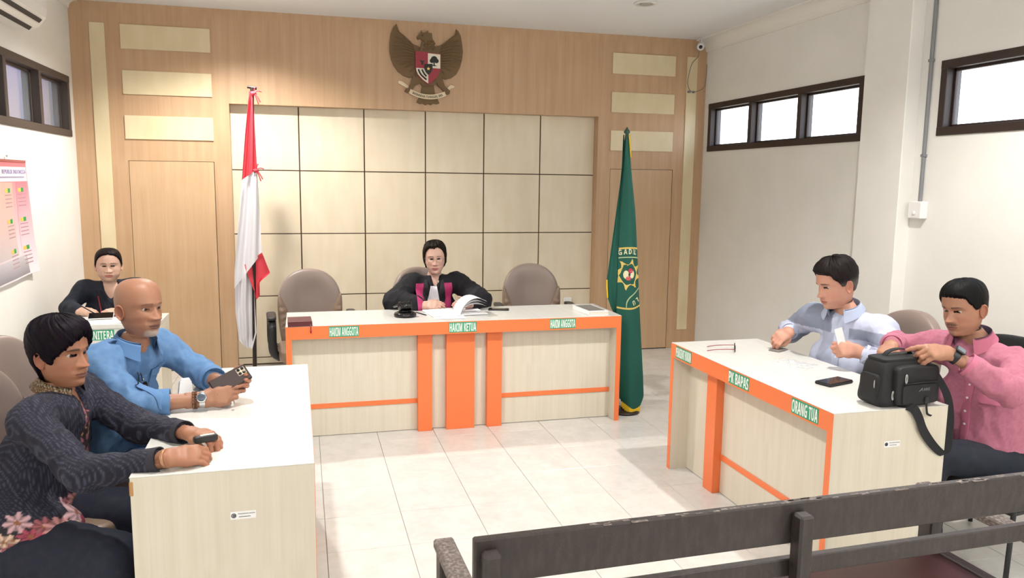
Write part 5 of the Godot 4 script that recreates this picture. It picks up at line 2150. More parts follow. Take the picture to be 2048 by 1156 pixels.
func make_shirt(s: Dictionary, paint, fold: float, cell := 0.010, slim := 0.0) -> Geo:
	var bb := bounds(s, ["pelvis", "chest", "neck", "shR", "shL", "elR", "elL", "wrR", "wrL"], 0.20)
	var net := Net.new(bb[0], bb[1], cell)
	torso_net(net, s, 0.013 - slim)
	for side in ["R", "L"]:
		var k: float = s.get("sleeve" + side, 0.86)
		arm_net(net, s, side, s.get("arm", 0.060), s.get("elbow", 0.053), s.get("cuff", 0.042), k)
	for q in s.get("tail", []):
		net.cap(q[0], q[1], q[2], q[3], 0.03)
	for q in s.get("carve", []):
		carve(net, q[0], q[1], q[2], q[3])
	var n1 := noise(s.seed + 31, 7.5, 2)
	var n2 := noise(s.seed + 32, 19.0, 2)
	var els := [s.elR, s.elL]
	var bend := func(p: Vector3, n: Vector3) -> Vector3:
		var a := 1.0 - absf(n1.get_noise_3d(p.x, p.y * 0.6, p.z)) * 2.2
		var b := n2.get_noise_3d(p.x, p.y * 0.7, p.z)
		var near := 0.0
		for e in els:
			near = maxf(near, exp(-(p - (e as Vector3)).length_squared() / 0.012))
		return p + n * fold * ((a - 0.4) * (0.7 + near) + b * 0.5)
	var g := Geo.new()
	net.add_to(g, paint, bend)
	return g


func carve(net: Net, a: Vector3, b: Vector3, ra: float, rb: float) -> void:
	var m := maxf(ra, rb) + 0.02
	var lo := (a.min(b) - Vector3(m, m, m) - net.o) / net.h
	var hi := (a.max(b) + Vector3(m, m, m) - net.o) / net.h
	var ba := b - a
	for z in range(maxi(0, int(lo.z)), mini(net.nz - 1, int(hi.z) + 1)):
		for y in range(maxi(0, int(lo.y)), mini(net.ny - 1, int(hi.y) + 1)):
			for x in range(maxi(0, int(lo.x)), mini(net.nx - 1, int(hi.x) + 1)):
				var pa := net.o + Vector3(x, y, z) * net.h - a
				var t := clampf(pa.dot(ba) / ba.length_squared(), 0.0, 1.0)
				var d := lerpf(ra, rb, t) - (pa - ba * t).length()
				var i := (z * net.ny + y) * net.nx + x
				if d > net.f[i]:
					net.f[i] = d
					if absf(d) < 1.8 * net.h:
						net.band[i] = 1


func make_trousers(s: Dictionary, col: Color, cell := 0.013, fold := 0.004) -> Geo:
	var bb := bounds(s, ["pelvis", "hipR", "hipL", "knR", "knL", "anR", "anL"], 0.19)
	var net := Net.new(bb[0], bb[1], cell)
	var P: Vector3 = s.pelvis
	var w: float = s.get("wide", 1.0)
	net.cap(s.hipR, s.hipL, 0.112 * w, 0.112 * w, 0.05)
	net.cap(P, (s.hipR + s.hipL) * 0.5, 0.112 * w, 0.115 * w, 0.05)
	for q in ["R", "L"]:
		net.cap(s["hip" + q], s["kn" + q], s.get("thigh", 0.096) * w, s.get("thigh", 0.096) * 0.72, 0.04)
		net.cap(s["kn" + q], s["an" + q], 0.068, 0.056, 0.03)
	var n1 := noise(s.seed + 41, 8.0, 2)
	var bend := func(p: Vector3, n: Vector3) -> Vector3:
		return p + n * fold * (0.6 - absf(n1.get_noise_3d(p.x, p.y, p.z)) * 2.4)
	var tint := func(p: Vector3, _n: Vector3) -> Color:
		var c := col * (1.0 + 0.12 * n1.get_noise_3d(p.x * 3.0, p.y * 3.0, p.z * 3.0))
		c.a = 1.0
		return c
	var g := Geo.new()
	net.add_to(g, tint, bend)
	return g


func body_core(skin: Geo, s: Dictionary, cell := 0.014) -> void:     # the body under the clothes, one surface from neck to feet
	var keys := ["pelvis", "chest", "neck", "shR", "shL", "elR", "elL", "wrR", "wrL", "hipR", "hipL", "knR", "knL", "anR", "anL"]
	var bb := bounds(s, keys, 0.19)
	var net := Net.new(bb[0], bb[1], cell)
	torso_net(net, s, -0.010)
	net.cap(s.neck, s.chest, 0.050, 0.07, 0.04)
	for q in ["R", "L"]:
		arm_net(net, s, q, 0.046, 0.040, 0.0255, 1.0)
		net.cap(s["hip" + q], s["kn" + q], 0.080, 0.055, 0.04)
		net.cap(s["kn" + q], s["an" + q], 0.053, 0.040, 0.03)
	var col: Color = s.skin
	skin.col = col
	net.add_to(skin)


func tube_part(called: String, t: Node3D, a: Vector3, b: Vector3, prof: Array, mat: Material, seg := 28) -> MeshInstance3D:      # turned part round the axis from a to b; prof: (radius, share of the length)
	var y := (b - a).normalized()
	var x := y.cross(Vector3(0.2, 0.9, 0.4)).normalized()
	var L := (b - a).length()
	var p := []
	for q in prof:
		p.append(Vector2(q.x, q.y * L))
	var g := Geo.new()
	g.lathe(a, p, seg, Basis(x, y, x.cross(y)))
	return part(called, g, mat, t, true)


func cuff(t: Node3D, s: Dictionary, side: String, k0: float, k1: float, r: float, mat: Material, called := "cuff") -> MeshInstance3D:
	var el: Vector3 = s["el" + side]
	var wr: Vector3 = s["wr" + side]
	return tube_part(called, t, el.lerp(wr, k0), el.lerp(wr, k1), [Vector2(r - 0.010, 0.04), Vector2(r, 0.0), Vector2(r + 0.001, 0.5), Vector2(r, 1.0), Vector2(r - 0.004, 1.0), Vector2(r - 0.008, 0.7)], mat)


func collar(t: Node3D, at: Vector3, front: Vector3, tilt: float, r: float, open_: float, leaf: float, mat: Material, inner = null, high := 0.034) -> void:
	var F := Vector3(front.x, 0, front.z).normalized()
	var R := Vector3.UP.cross(F).normalized()
	var up := (Vector3.UP - F * -tilt).normalized()
	up = (Vector3.UP + F * tilt).normalized()
	var F2 := R.cross(up).normalized()
	var sets := [[Vector2(0.0, 0.0), Vector2(-0.002, 0.5), Vector2(0.0, 1.0)], []]
	var n := 45
	for layer in 2:
		var rows := []
		for i in n:
			var a := lerpf(open_, TAU - open_, i / (n - 1.0))      # 0 is the front
			var d := F2 * cos(a) + R * sin(a)
			var fr := 0.5 + 0.5 * cos(a)
			var rr := r * (1.0 + 0.10 * fr)
			var dip := -0.006 * fr
			var row := PackedVector3Array()
			if layer == 0:
				for q in [[-0.003, -0.012], [-0.003, high * 0.5], [-0.001, high], [0.003, high]]:
					row.append(at + d * (rr + q[0]) + up * (q[1] + dip))
			else:
				var edge := pow(fr, 3.0)
				var lf := leaf * (0.85 + 0.55 * edge)
				for q in [[0.000, 1.0, 0.0], [0.006, 0.75, 0.0], [0.014, 0.35, 0.3], [0.024, 0.0, 1.0], [0.021, 0.0, 1.0], [0.002, 0.7, 0.2]]:
					row.append(at + d * (rr + q[0] + q[2] * 0.012 * edge) + up * (high + 0.002 - (1.0 - q[1]) * lf + dip))
			rows.append(row)
		var g := Geo.new()
		g.grid(rows, layer == 1)
		part("collar_stand" if layer == 0 else "collar", g, (inner if inner != null and layer == 0 else mat), t, true)


func person(label: String, s: Dictionary) -> Node3D:
	return thing("person", label, "person", Vector3(s.pelvis.x, 0, s.pelvis.z))


func finish(t: Node3D, skin: Geo, hair: Geo, eyes: Array) -> MeshInstance3D:
	var b := part("body", skin, M("skin"), t, true)
	for e in eyes:
		part("eye", e, M("eye"), b, true)
	if hair.v.size():
		part("hair", hair, M("hair"), t, true)
	return b


func cloth_mat(col: Color, rough := 0.85, scale := 8.0, amount := 0.35) -> StandardMaterial3D:
	var m := flat_mat(col, rough)
	m.cull_mode = BaseMaterial3D.CULL_DISABLED
	return bump(m, mats.weave, amount, scale)


func shoes(t: Node3D, s: Dictionary, mat: Material) -> void:
	for q in ["R", "L"]:
		var a: Vector3 = s["an" + q]
		var f: Vector3 = s.front
		var g := Geo.new()
		var B := Basis(f.cross(Vector3.UP) * -1.0, Vector3.UP, f)
		var shape := func(p: Vector3) -> Vector3: return Vector3(p.x * (1.0 - 0.25 * maxf(p.z, 0.0) / 0.13), (p.y * (1.0 - 0.45 * smoothstep(-0.02, 0.12, p.z))), p.z)
		soft_box(g, Vector3(a.x, 0.05, a.z) + f * 0.06, Vector3(0.045, 0.05, 0.135), 0.5, 24, B, shape)
		part("shoe", g, mat, t, true)


class Front:      # how far the clothes stand out in front of the chest, looked up from their mesh
	var d := PackedFloat32Array()
	var c: Vector3
	var r: Vector3
	var f: Vector3
	const N := 76
	const H := 0.009

	func _init(g: Geo, ce: Vector3, ri: Vector3, fr: Vector3) -> void:
		c = ce
		r = ri
		f = fr
		d.resize(N * N)
		d.fill(-9.0)
		for p in g.v:
			var q := p - c
			var i := int(q.dot(r) / H + N * 0.5)
			var j := int(q.y / H + N * 0.5)
			if i >= 0 and j >= 0 and i < N and j < N:
				d[j * N + i] = maxf(d[j * N + i], q.dot(f))
		for pass_ in 6:
			var e := d.duplicate()
			for j in range(1, N - 1):
				for i in range(1, N - 1):
					var sum := 0.0
					var cnt := 0.0
					var k := j * N + i
					for o in [k, k - 1, k + 1, k - N, k + N]:
						if d[o] > -1.0:
							sum += d[o]
							cnt += 1.0
					if cnt > 0.0 and (pass_ > 3 or d[k] < -1.0):
						e[k] = sum / cnt if d[k] < -1.0 else lerpf(d[k], sum / cnt, 0.5)
			d = e

	func at(x: float, y: float, off := 0.0) -> Vector3:      # a point on the cloth, x to the person's left, y up from the chest
		var u := clampf(x / H + N * 0.5 - 0.5, 0.0, N - 1.01)
		var w := clampf(y / H + N * 0.5 - 0.5, 0.0, N - 1.01)
		var i := int(u)
		var j := int(w)
		var a := lerpf(d[j * N + i], d[j * N + i + 1], u - i)
		var b := lerpf(d[j * N + N + i], d[j * N + N + i + 1], u - i)
		return c + r * x + Vector3(0, y, 0) + f * (lerpf(a, b, w - j) + off)

	func patch(a: Array, n: int, off: float, ripple := 0.0, thick := 0.003) -> Geo:      # a: rows of [y, x from, x to]; a sheet lying on the cloth
		var rows := []
		for k in range(0, 31):
			var s := k / 30.0 * (a.size() - 1)
			var i := mini(int(s), a.size() - 2)
			var y := lerpf(a[i][0], a[i + 1][0], s - i)
			var x0 := lerpf(a[i][1], a[i + 1][1], s - i)
			var x1 := lerpf(a[i][2], a[i + 1][2], s - i)
			var row := PackedVector3Array()
			for m in n + 1:
				var x := lerpf(x0, x1, m / float(n))
				row.append(at(x, y, off + ripple * sin(m * 1.7 + y * 30.0)))
			row.append(at(x1, y, off - thick))
			for m in n + 1:
				row.append(at(lerpf(x1, x0, m / float(n)), y, off - thick - 0.004))
			row.append(at(x0, y, off - thick))
			rows.append(row)
		var g := Geo.new()
		g.grid(rows, true, true)
		return g


func buttons(t: Node3D, fm: Front, x: float, ys: Array, mat: Material) -> void:
	for y in ys:
		var q := fm.at(x, y, 0.001)
		tube_part("button", t, q, q + fm.f * 0.004, [Vector2(0.0055, 0.0), Vector2(0.0055, 0.8), Vector2(0.003, 1.0)], mat, 14)


func people() -> void:
	man_in_batik()
	bald_man()
	clerk()
	judge()
	man_in_pale_blue()
	man_in_pink()


func man_in_batik() -> void:
	var s := {
		"seed": 101, "skin": lin("a06e54"), "lip": lin("7b4a40"), "yaw": 1.06, "pitch": 0.03, "roll": 0.0, "head": Vector3(0.94, 1.052, 4.172), "neck": Vector3(0.912, 0.912, 4.165), "thigh": 0.118, "size": Vector3(1.02, 1.0, 1.0),
		"shR": Vector3(0.885, 0.860, 4.36), "shL": Vector3(0.955, 0.872, 4.01), "elR": Vector3(1.085, 0.725, 4.55), "wrR": Vector3(1.352, 0.797, 4.657), "elL": Vector3(1.19, 0.755, 4.17), "wrL": Vector3(1.385, 0.802, 4.42),
		"pelvis": Vector3(0.80, 0.47, 4.2), "chest": Vector3(0.875, 0.71, 4.18), "hipR": Vector3(0.83, 0.42, 4.36), "hipL": Vector3(0.82, 0.44, 4.14), "knR": Vector3(1.16, 0.43, 4.545), "knL": Vector3(1.18, 0.47, 4.27),
		"anR": Vector3(1.12, 0.09, 4.54), "anL": Vector3(1.15, 0.09, 4.26), "front": Vector3(0.98, 0, 0.2).normalized(),
		"hair": [[0.0, 0.058, 0.062], [0.3, 0.046, 0.060], [0.6, 0.030, 0.044], [0.85, 0.014, 0.020], [1.1, -0.012, -0.004], [1.3, -0.034, -0.034], [1.46, -0.022, -0.022], [1.62, 0.008, 0.008], [1.85, -0.020, -0.020], [2.1, -0.085, -0.085], [2.6, -0.112, -0.112], [3.1416, -0.118, -0.118]],
		"hair_top": 0.021, "hair_side": 0.012, "hair_col": lin("0d0c0e"), "rough": 0.55, "wave": 0.005, "hair_soft": 0.012, "jag": 0.010, "sweep": 9.0,
		"gaze": Vector3(0.05, 0.0, 1), "brow_w": 0.0038, "jaw": 1.05, "cheek": 0.004,
		"beard": [[0.0, -0.106, 0.016, 0.009, lin("2a1d18"), 0.35], [0.012, -0.0585, 0.014, 0.004, lin("2a1d18"), 0.25]],
	}
	s.carve = [[s.neck + Vector3(0.060, 0.02, 0.012), s.neck + Vector3(0.115, -0.085, 0.022), 0.045, 0.016]]
	var t := person("man in a dark flower-hemmed batik shirt with thick black hair, seated at the lower left", s)
	var skin := Geo.new()
	var hair := Geo.new()
	var eyes := []
	make_head(skin, hair, eyes, s)
	body_core(skin, s)
	make_hand(skin, s.elR, s.wrR, Vector3(0.97, -0.04, -0.22), Vector3(0.15, 0.80, 0.58), true, [[0.55, 0.75, 0.5], [0.60, 0.75, 0.5], [0.60, 0.70, 0.5], [0.35, 0.45, 0.3]], s.skin, 0.003, [[0.036, -0.016, 0.050], [0.040, -0.026, 0.078], [0.032, -0.034, 0.102]])
	make_hand(skin, s.elL, s.wrL, Vector3(0.80, -0.02, 0.55), Vector3(0.05, 0.95, -0.1), false, [[0.55, 0.8, 0.4], [0.5, 0.75, 0.4], [0.45, 0.7, 0.4], [0.40, 0.6, 0.4]], s.skin, 0.003, [[0.036, -0.012, 0.050], [0.046, -0.020, 0.080], [0.046, -0.030, 0.106]])
	finish(t, skin, hair, eyes)

	# shirt: dark cloth with pale ripples; flowers along the hem and down the front
	var fl := []
	var rng := RandomNumberGenerator.new()
	rng.seed = 77
	var kinds := [lin("c98f8f"), lin("a8465c"), lin("d8b9a4"), lin("9c5a62"), lin("c9a2a8")]
	for k in 38:
		var a := -1.0 + (k / 2) * 0.135
		fl.append([a, 0.445 + 0.07 * (k % 2) + rng.randf_range(-0.03, 0.03), rng.randf_range(0.022, 0.038), kinds[k % 5], rng.randf() * TAU])
	var rip := noise(55, 16.0, 2)
	var hemn := noise(56, 30.0, 2)
	var paint := func(p: Vector3, n: Vector3) -> Color:
		var w := rip.get_noise_3d(p.x * 0.6, p.y * 0.35, p.z * 0.6)
		var st := sin((p.x * 0.75 - p.z * 0.9 + p.y * 0.10 + w * 0.008) * 520.0)
		var c := lin("1b1c28").lerp(lin("4b4c60"), smoothstep(0.35, 1.0, st) * (0.55 + 0.45 * rip.get_noise_3d(p.x * 3.0, p.y * 1.2, p.z * 3.0)))
		if p.y < 0.60 and p.x < 1.06 and n.y < 0.97:
			var q := p - (s.pelvis as Vector3)
			var a := atan2(q.x, q.z)          # 0 faces the viewer, grows to the front
			if p.y < 0.545 + 0.015 * hemn.get_noise_2d(a * 3.0, 0.0):
				c = c.lerp(lin("2a1e20"), 0.6)
			for f in fl:
				var d := Vector2((a - f[0]) * 0.16, p.y - f[1])
				var r := d.length()
				if r < f[2]:
					var pet := 0.84 + 0.16 * cos(atan2(d.y, d.x) * 7.0 + f[4])
					if r < f[2] * pet:
						c = (f[3] as Color) * (0.72 + 0.34 * cos(atan2(d.y, d.x) * 7.0 + f[4]))
						if r < f[2] * 0.22:
							c = lin("8a5a3c")
			if p.y < 0.50 and hemn.get_noise_3d(p.x * 1.5, p.y * 1.5, p.z * 1.5) > 0.45:
				c = lin("5a8f7e") if hemn.get_noise_3d(p.z, p.x, 3.0) > 0.0 else lin("8c5c34")
		elif absf((p - (s.chest as Vector3)).dot(Vector3(-0.2, 0, 0.98)) + 0.015) < 0.026 and n.dot(s.front) > 0.35:
			var q := hemn.get_noise_3d(p.x * 1.2, p.y * 1.2, p.z * 1.2)      # flowered front band
			c = lin("221a1e")
			if q > 0.12:
				c = lin("9c5a6a") if hemn.get_noise_3d(p.y * 1.1, 4.0, 0.0) > 0.0 else lin("b08a66")
		c.a = 1.0
		return c
	s.pelvis = Vector3(0.80, 0.50, 4.21)
	s.tail = [[Vector3(0.82, 0.47, 4.345), Vector3(0.925, 0.462, 4.385), 0.128, 0.110], [Vector3(0.82, 0.47, 4.11), Vector3(0.95, 0.465, 4.10), 0.122, 0.108], [Vector3(0.82, 0.48, 4.34), Vector3(0.82, 0.48, 4.12), 0.130, 0.130]]
	s.arm = 0.060
	s.elbow = 0.056
	s.cuff = 0.039
	s.sleeveR = 0.80
	s.sleeveL = 0.80
	part("shirt", make_shirt(s, paint, 0.0065, 0.0062), M("tint_cloth"), t, true)
	# the loose shirt tail over the lap
	var dark := cloth_mat(Color("2b2b35"))
	cuff(t, s, "R", 0.70, 0.93, 0.041, dark)
	cuff(t, s, "L", 0.70, 0.93, 0.041, dark)
	var pat := ramp_image(256, [[57, 0.05, 3, 1.0, 1.0, 1.0]], Color("1d1614"), Color("6b4a2e"), Color("bcd6c8"))
	var inner := tri_mat(img_tex(pat), 9.0, 0.8, false)
	inner.cull_mode = BaseMaterial3D.CULL_DISABLED
	collar(t, s.neck + Vector3(0.008, 0.002, 0.0), s.front, 0.30, 0.068, 0.60, 0.046, inner, inner, 0.040)
	var tr := s.duplicate()
	tr.pelvis = Vector3(0.80, 0.47, 4.2)
	part("trousers", make_trousers(tr, lin("1c2130")), M("tint_cloth"), t, true)
	shoes(t, s, M("black_plastic"))
	var w: Vector3 = (s.elR as Vector3).lerp(s.wrR, 0.97)
	tube_part("wrist_band", t, w, w + ((s.wrR as Vector3) - s.elR).normalized() * 0.012, [Vector2(0.027, 0.0), Vector2(0.031, 0.1), Vector2(0.031, 0.9), Vector2(0.027, 1.0)], flat_mat(Color("b98a6a"), 0.3, 0.6))
	var k := thing("lighter", "small dark object with a white stripe held between the batik man's hands", "lighter", Vector3(1.452, 0.808, 4.515), 0.35)
	var g := Geo.new()
	soft_box(g, Vector3(), Vector3(0.040, 0.012, 0.012), 0.4, 20)
	part("case", g, M("black_plastic"), k)
	g = Geo.new()
	g.box(Vector3(0.006, 0.0125, 0), Vector3(0.045, 0.002, 0.010), 0.0006)
	part("white_stripe", g, M("white_paper"), k)


func bald_man() -> void:
	var s := {
		"seed": 202, "skin": lin("9e7058"), "lip": lin("6c443c"), "yaw": 0.86, "pitch": 0.0, "roll": -0.02, "head": Vector3(1.134, 1.150, 3.794), "neck": Vector3(1.10, 0.994, 3.775), "size": Vector3(1.02, 0.99, 1.02),
		"shR": Vector3(0.985, 0.948, 3.88), "shL": Vector3(1.17, 0.955, 3.60), "elR": Vector3(1.135, 0.80, 4.01), "wrR": Vector3(1.385, 0.802, 3.99), "elL": Vector3(1.355, 0.815, 3.63), "wrL": Vector3(1.448, 0.822, 3.85),
		"pelvis": Vector3(0.90, 0.47, 3.70), "chest": Vector3(1.01, 0.74, 3.735), "hipR": Vector3(0.90, 0.45, 3.80), "hipL": Vector3(0.92, 0.45, 3.61), "knR": Vector3(1.20, 0.50, 3.84), "knL": Vector3(1.24, 0.50, 3.58),
		"anR": Vector3(1.16, 0.09, 3.86), "anL": Vector3(1.19, 0.09, 3.58), "front": Vector3(0.825, 0, 0.565).normalized(),
		"brow_w": 0.0030, "brow_s": 0.55, "nose": 1.22, "jaw": 1.04, "ear_out": 0.003, "eye_open": 0.85, "gaze": Vector3(0.08, -0.02, 1), "cheek": 0.001,
		"beard": [[0.0, -0.104, 0.026, 0.019, lin("b5aaa2"), 0.95], [0.022, -0.098, 0.012, 0.016, lin("b0a49c"), 0.8], [0.016, -0.058, 0.018, 0.004, lin("8a7468"), 0.35]],
		"wide": 1.06, "belly": 1.08,
	}
	s.carve = [[s.neck + Vector3(0.045, 0.02, 0.035), s.neck + Vector3(0.088, -0.075, 0.06), 0.040, 0.015]]
	var t := person("bald man with a grey goatee in a blue denim shirt, seated at the left desk", s)
	var skin := Geo.new()
	var hair := Geo.new()
	var eyes := []
	make_head(skin, hair, eyes, s)
	body_core(skin, s, 0.011)
	make_hand(skin, s.elR, s.wrR, Vector3(0.98, 0.10, -0.05), Vector3(0.05, 0.30, 0.95), true, [[0.25, 0.12, 0.1], [0.65, 1.0, 0.6], [0.70, 1.1, 0.6], [0.75, 1.1, 0.6]], s.skin, 0.003, [[0.040, -0.012, 0.046], [0.058, -0.016, 0.070], [0.072, -0.018, 0.094]], 1.06)
	make_hand(skin, s.elL, s.wrL, Vector3(0.85, 0.12, 0.45), Vector3(0.15, -0.3, -0.95), false, [[0.45, 0.6, 0.4], [0.5, 0.6, 0.4], [0.55, 0.7, 0.4], [0.6, 0.7, 0.4]], s.skin, 0.0034, [[0.040, -0.010, 0.046], [0.058, -0.012, 0.070], [0.070, -0.014, 0.094]], 1.04)
	finish(t, skin, hair, eyes)
	var dn := noise(66, 26.0, 3)
	var paint := func(p: Vector3, n: Vector3) -> Color:
		var c := lin("4f76a4").lerp(lin("789ac2"), clampf(0.5 + 0.5 * dn.get_noise_3d(p.x, p.y, p.z), 0.0, 1.0) * 0.6)
		if absf((p - (s.chest as Vector3)).dot(Vector3(0.565, 0, -0.825)) - 0.008) < 0.018 and n.dot(s.front) > 0.4:
			c = c.darkened(0.12)
		return c
	s.sleeveR = 0.34
	s.sleeveL = 0.34
	s.cuff = 0.050
	s.arm = 0.064
	s.elbow = 0.056
	var shirt := make_shirt(s, paint, 0.0075, 0.0068)
	part("shirt", shirt, M("tint_cloth"), t, true)
	var den := cloth_mat(Color("587fae"))
	cuff(t, s, "R", 0.24, 0.52, 0.054, den, "rolled_cuff")
	cuff(t, s, "L", 0.24, 0.52, 0.054, den, "rolled_cuff")
	collar(t, s.neck + Vector3(0.006, 0.004, 0.004), s.front, 0.28, 0.072, 0.55, 0.052, den, null, 0.038)
	# chest pocket, buttons, shoulder strap
	var F: Vector3 = s.front
	var R := Vector3.UP.cross(F).normalized()      # the person's left
	var C: Vector3 = s.chest
	var pk := Basis(R, Vector3.UP, F)
	var fm := Front.new(shirt, C, R, F)
	part("chest_pocket", fm.patch([[0.045, 0.050, 0.135], [0.055, 0.042, 0.143], [0.135, 0.042, 0.143]], 10, 0.005), den, t, true)
	part("pocket_flap", fm.patch([[0.112, 0.088, 0.096], [0.122, 0.040, 0.146], [0.150, 0.040, 0.146]], 10, 0.009), den, t, true)
	part("chest_pocket", fm.patch([[0.045, -0.135, -0.050], [0.055, -0.143, -0.042], [0.135, -0.143, -0.042]], 10, 0.005), den, t, true)
	part("placket", fm.patch([[-0.14, -0.012, 0.024], [0.13, -0.012, 0.024]], 4, 0.004), den, t, true)
	buttons(t, fm, 0.006, [0.115, 0.055, -0.005, -0.065], M("white_metal"))
	var g := Geo.new()
	for sd in ["R", "L"]:
		var sh: Vector3 = s["sh" + sd]
		g = Geo.new()
		var path := []
		var wide := []
		for k in 5:
			path.append((s.neck as Vector3).lerp(sh, 0.45 + 0.17 * k) + Vector3(0, [0.052, 0.064, 0.066, 0.064, 0.050][k], 0))
			wide.append(F * 0.018)
		g.strip(path, wide, 0.005)
		part("shoulder_strap", g, den, t, true)
	var tr := s.duplicate()
	part("trousers", make_trousers(tr, lin("2c4468")), M("tint_cloth"), t, true)
	shoes(t, s, M("black_plastic"))
	# watch, beads, ring, band
	var ax := ((s.wrR as Vector3) - (s.elR as Vector3)).normalized()
	var w := (s.wrR as Vector3) - ax * 0.004
	var wt := tube_part("wrist_watch", t, w - ax * 0.010, w + ax * 0.012, [Vector2(0.030, 0.0), Vector2(0.0335, 0.08), Vector2(0.0335, 0.92), Vector2(0.030, 1.0)], M("chrome"))
	var nrm := (Vector3(0.0, 0.45, 0.89) - ax * Vector3(0.0, 0.45, 0.89).dot(ax)).normalized()
	var fc := tube_part("watch_case", wt, w + nrm * 0.028, w + nrm * 0.042, [Vector2(0.020, 0.0), Vector2(0.022, 0.4), Vector2(0.020, 1.0), Vector2(0.016, 1.0)], M("chrome"), 8)
	fc.position = Vector3.ZERO
	tube_part("watch_dial", wt, w + nrm * 0.0385, w + nrm * 0.0425, [Vector2(0.016, 0.0), Vector2(0.016, 1.0), Vector2(0.001, 1.0)], flat_mat(Color("4a5566"), 0.2), 24)
	for k in 2:
		var bc := w - ax * (0.022 + 0.010 * k)
		var bg := Geo.new()
		var bx := ax.cross(Vector3.UP).normalized()
		for j in 17:
			var a := TAU * j / 17
			soft_box(bg, bc + (bx * cos(a) + bx.cross(ax) * sin(a)) * 0.0315, Vector3.ONE * 0.0052, 1.0, 8)
		part("bead_bracelet", bg, flat_mat(Color("5a3320") if k == 0 else Color("7a5233"), 0.35), t, true).set_meta("kind", "stuff")
	var ax2 := ((s.wrL as Vector3) - (s.elL as Vector3)).normalized()
	tube_part("wrist_band", t, (s.wrL as Vector3) - ax2 * 0.02, (s.wrL as Vector3) + ax2 * 0.006, [Vector2(0.029, 0.0), Vector2(0.033, 0.1), Vector2(0.033, 0.9), Vector2(0.029, 1.0)], M("black_plastic"))
	var rg := Vector3(1.498, 0.787, 4.022)
	tube_part("finger_ring", t, rg - Vector3(0.005, 0, 0), rg + Vector3(0.005, 0.001, 0), [Vector2(0.0095, 0), Vector2(0.0115, 0.3), Vector2(0.0115, 0.7), Vector2(0.0095, 1)], M("chrome"), 18)

	# the phone in his hands and the sunglasses on his shirt
	var ph := thing("mobile_phone", "phone in a brown case with square camera cluster, held up by the bald man", "phone", Vector3(1.488, 0.868, 3.958))
	var B := Basis(Vector3(0.86, 0.36, -0.36).normalized(), Vector3(), Vector3())
	var out := Vector3(0.05, 0.62, 0.78)
	B.z = (out - B.x * out.dot(B.x)).normalized()
	B.y = B.z.cross(B.x)
	g = Geo.new()
	g.box(Vector3(), Vector3(0.155, 0.074, 0.011), 0.004, B)
	part("case", g, flat_mat(Color("2c1814"), 0.6), ph)
	g = Geo.new()
	g.box(B * Vector3(0.052, 0.010, 0.0062), Vector3(0.034, 0.032, 0.003), 0.001, B)
	part("camera_plate", g, flat_mat(Color("c9b79c"), 0.4), ph)
	for k in 4:
		var c := B * Vector3(0.052 + (k % 2 - 0.5) * 0.017, 0.010 + (k / 2 - 0.5) * 0.017, 0.0076)
		tube_part("camera_lens", ph, ph.position + c, ph.position + c + B.z * 0.002, [Vector2(0.0065, 0), Vector2(0.0065, 1), Vector2(0.001, 1)], M("gloss_black"), 16)
	g = Geo.new()
	g.box(B * Vector3(0, 0, -0.0058), Vector3(0.147, 0.066, 0.001), 0.0004, B)
	part("screen", g, M("gloss_black"), ph)
	var sg := thing("sunglasses", "folded dark sunglasses hanging from the front of the bald man's denim shirt", "sunglasses", fm.at(-0.008, 0.085, 0.014))
	for k in 2:
		g = Geo.new()
		soft_box(g, pk * Vector3(-0.016 + 0.024 * k, 0.0 - 0.004 * k, 0.010 + 0.006 * k), Vector3(0.016, 0.027, 0.003), 0.75, 20, pk)
		part("lens", g, M("gloss_black"), sg)
	for k in 2:
		g = Geo.new()
		g.tube([pk * Vector3(-0.016 + 0.02 * k, 0.026, 0.010), pk * Vector3(-0.012 + 0.014 * k, 0.05, 0.008), pk * Vector3(-0.010 + 0.012 * k, 0.070, -0.004)], 0.0022, 6)
		part("temple", g, M("black_plastic"), sg)


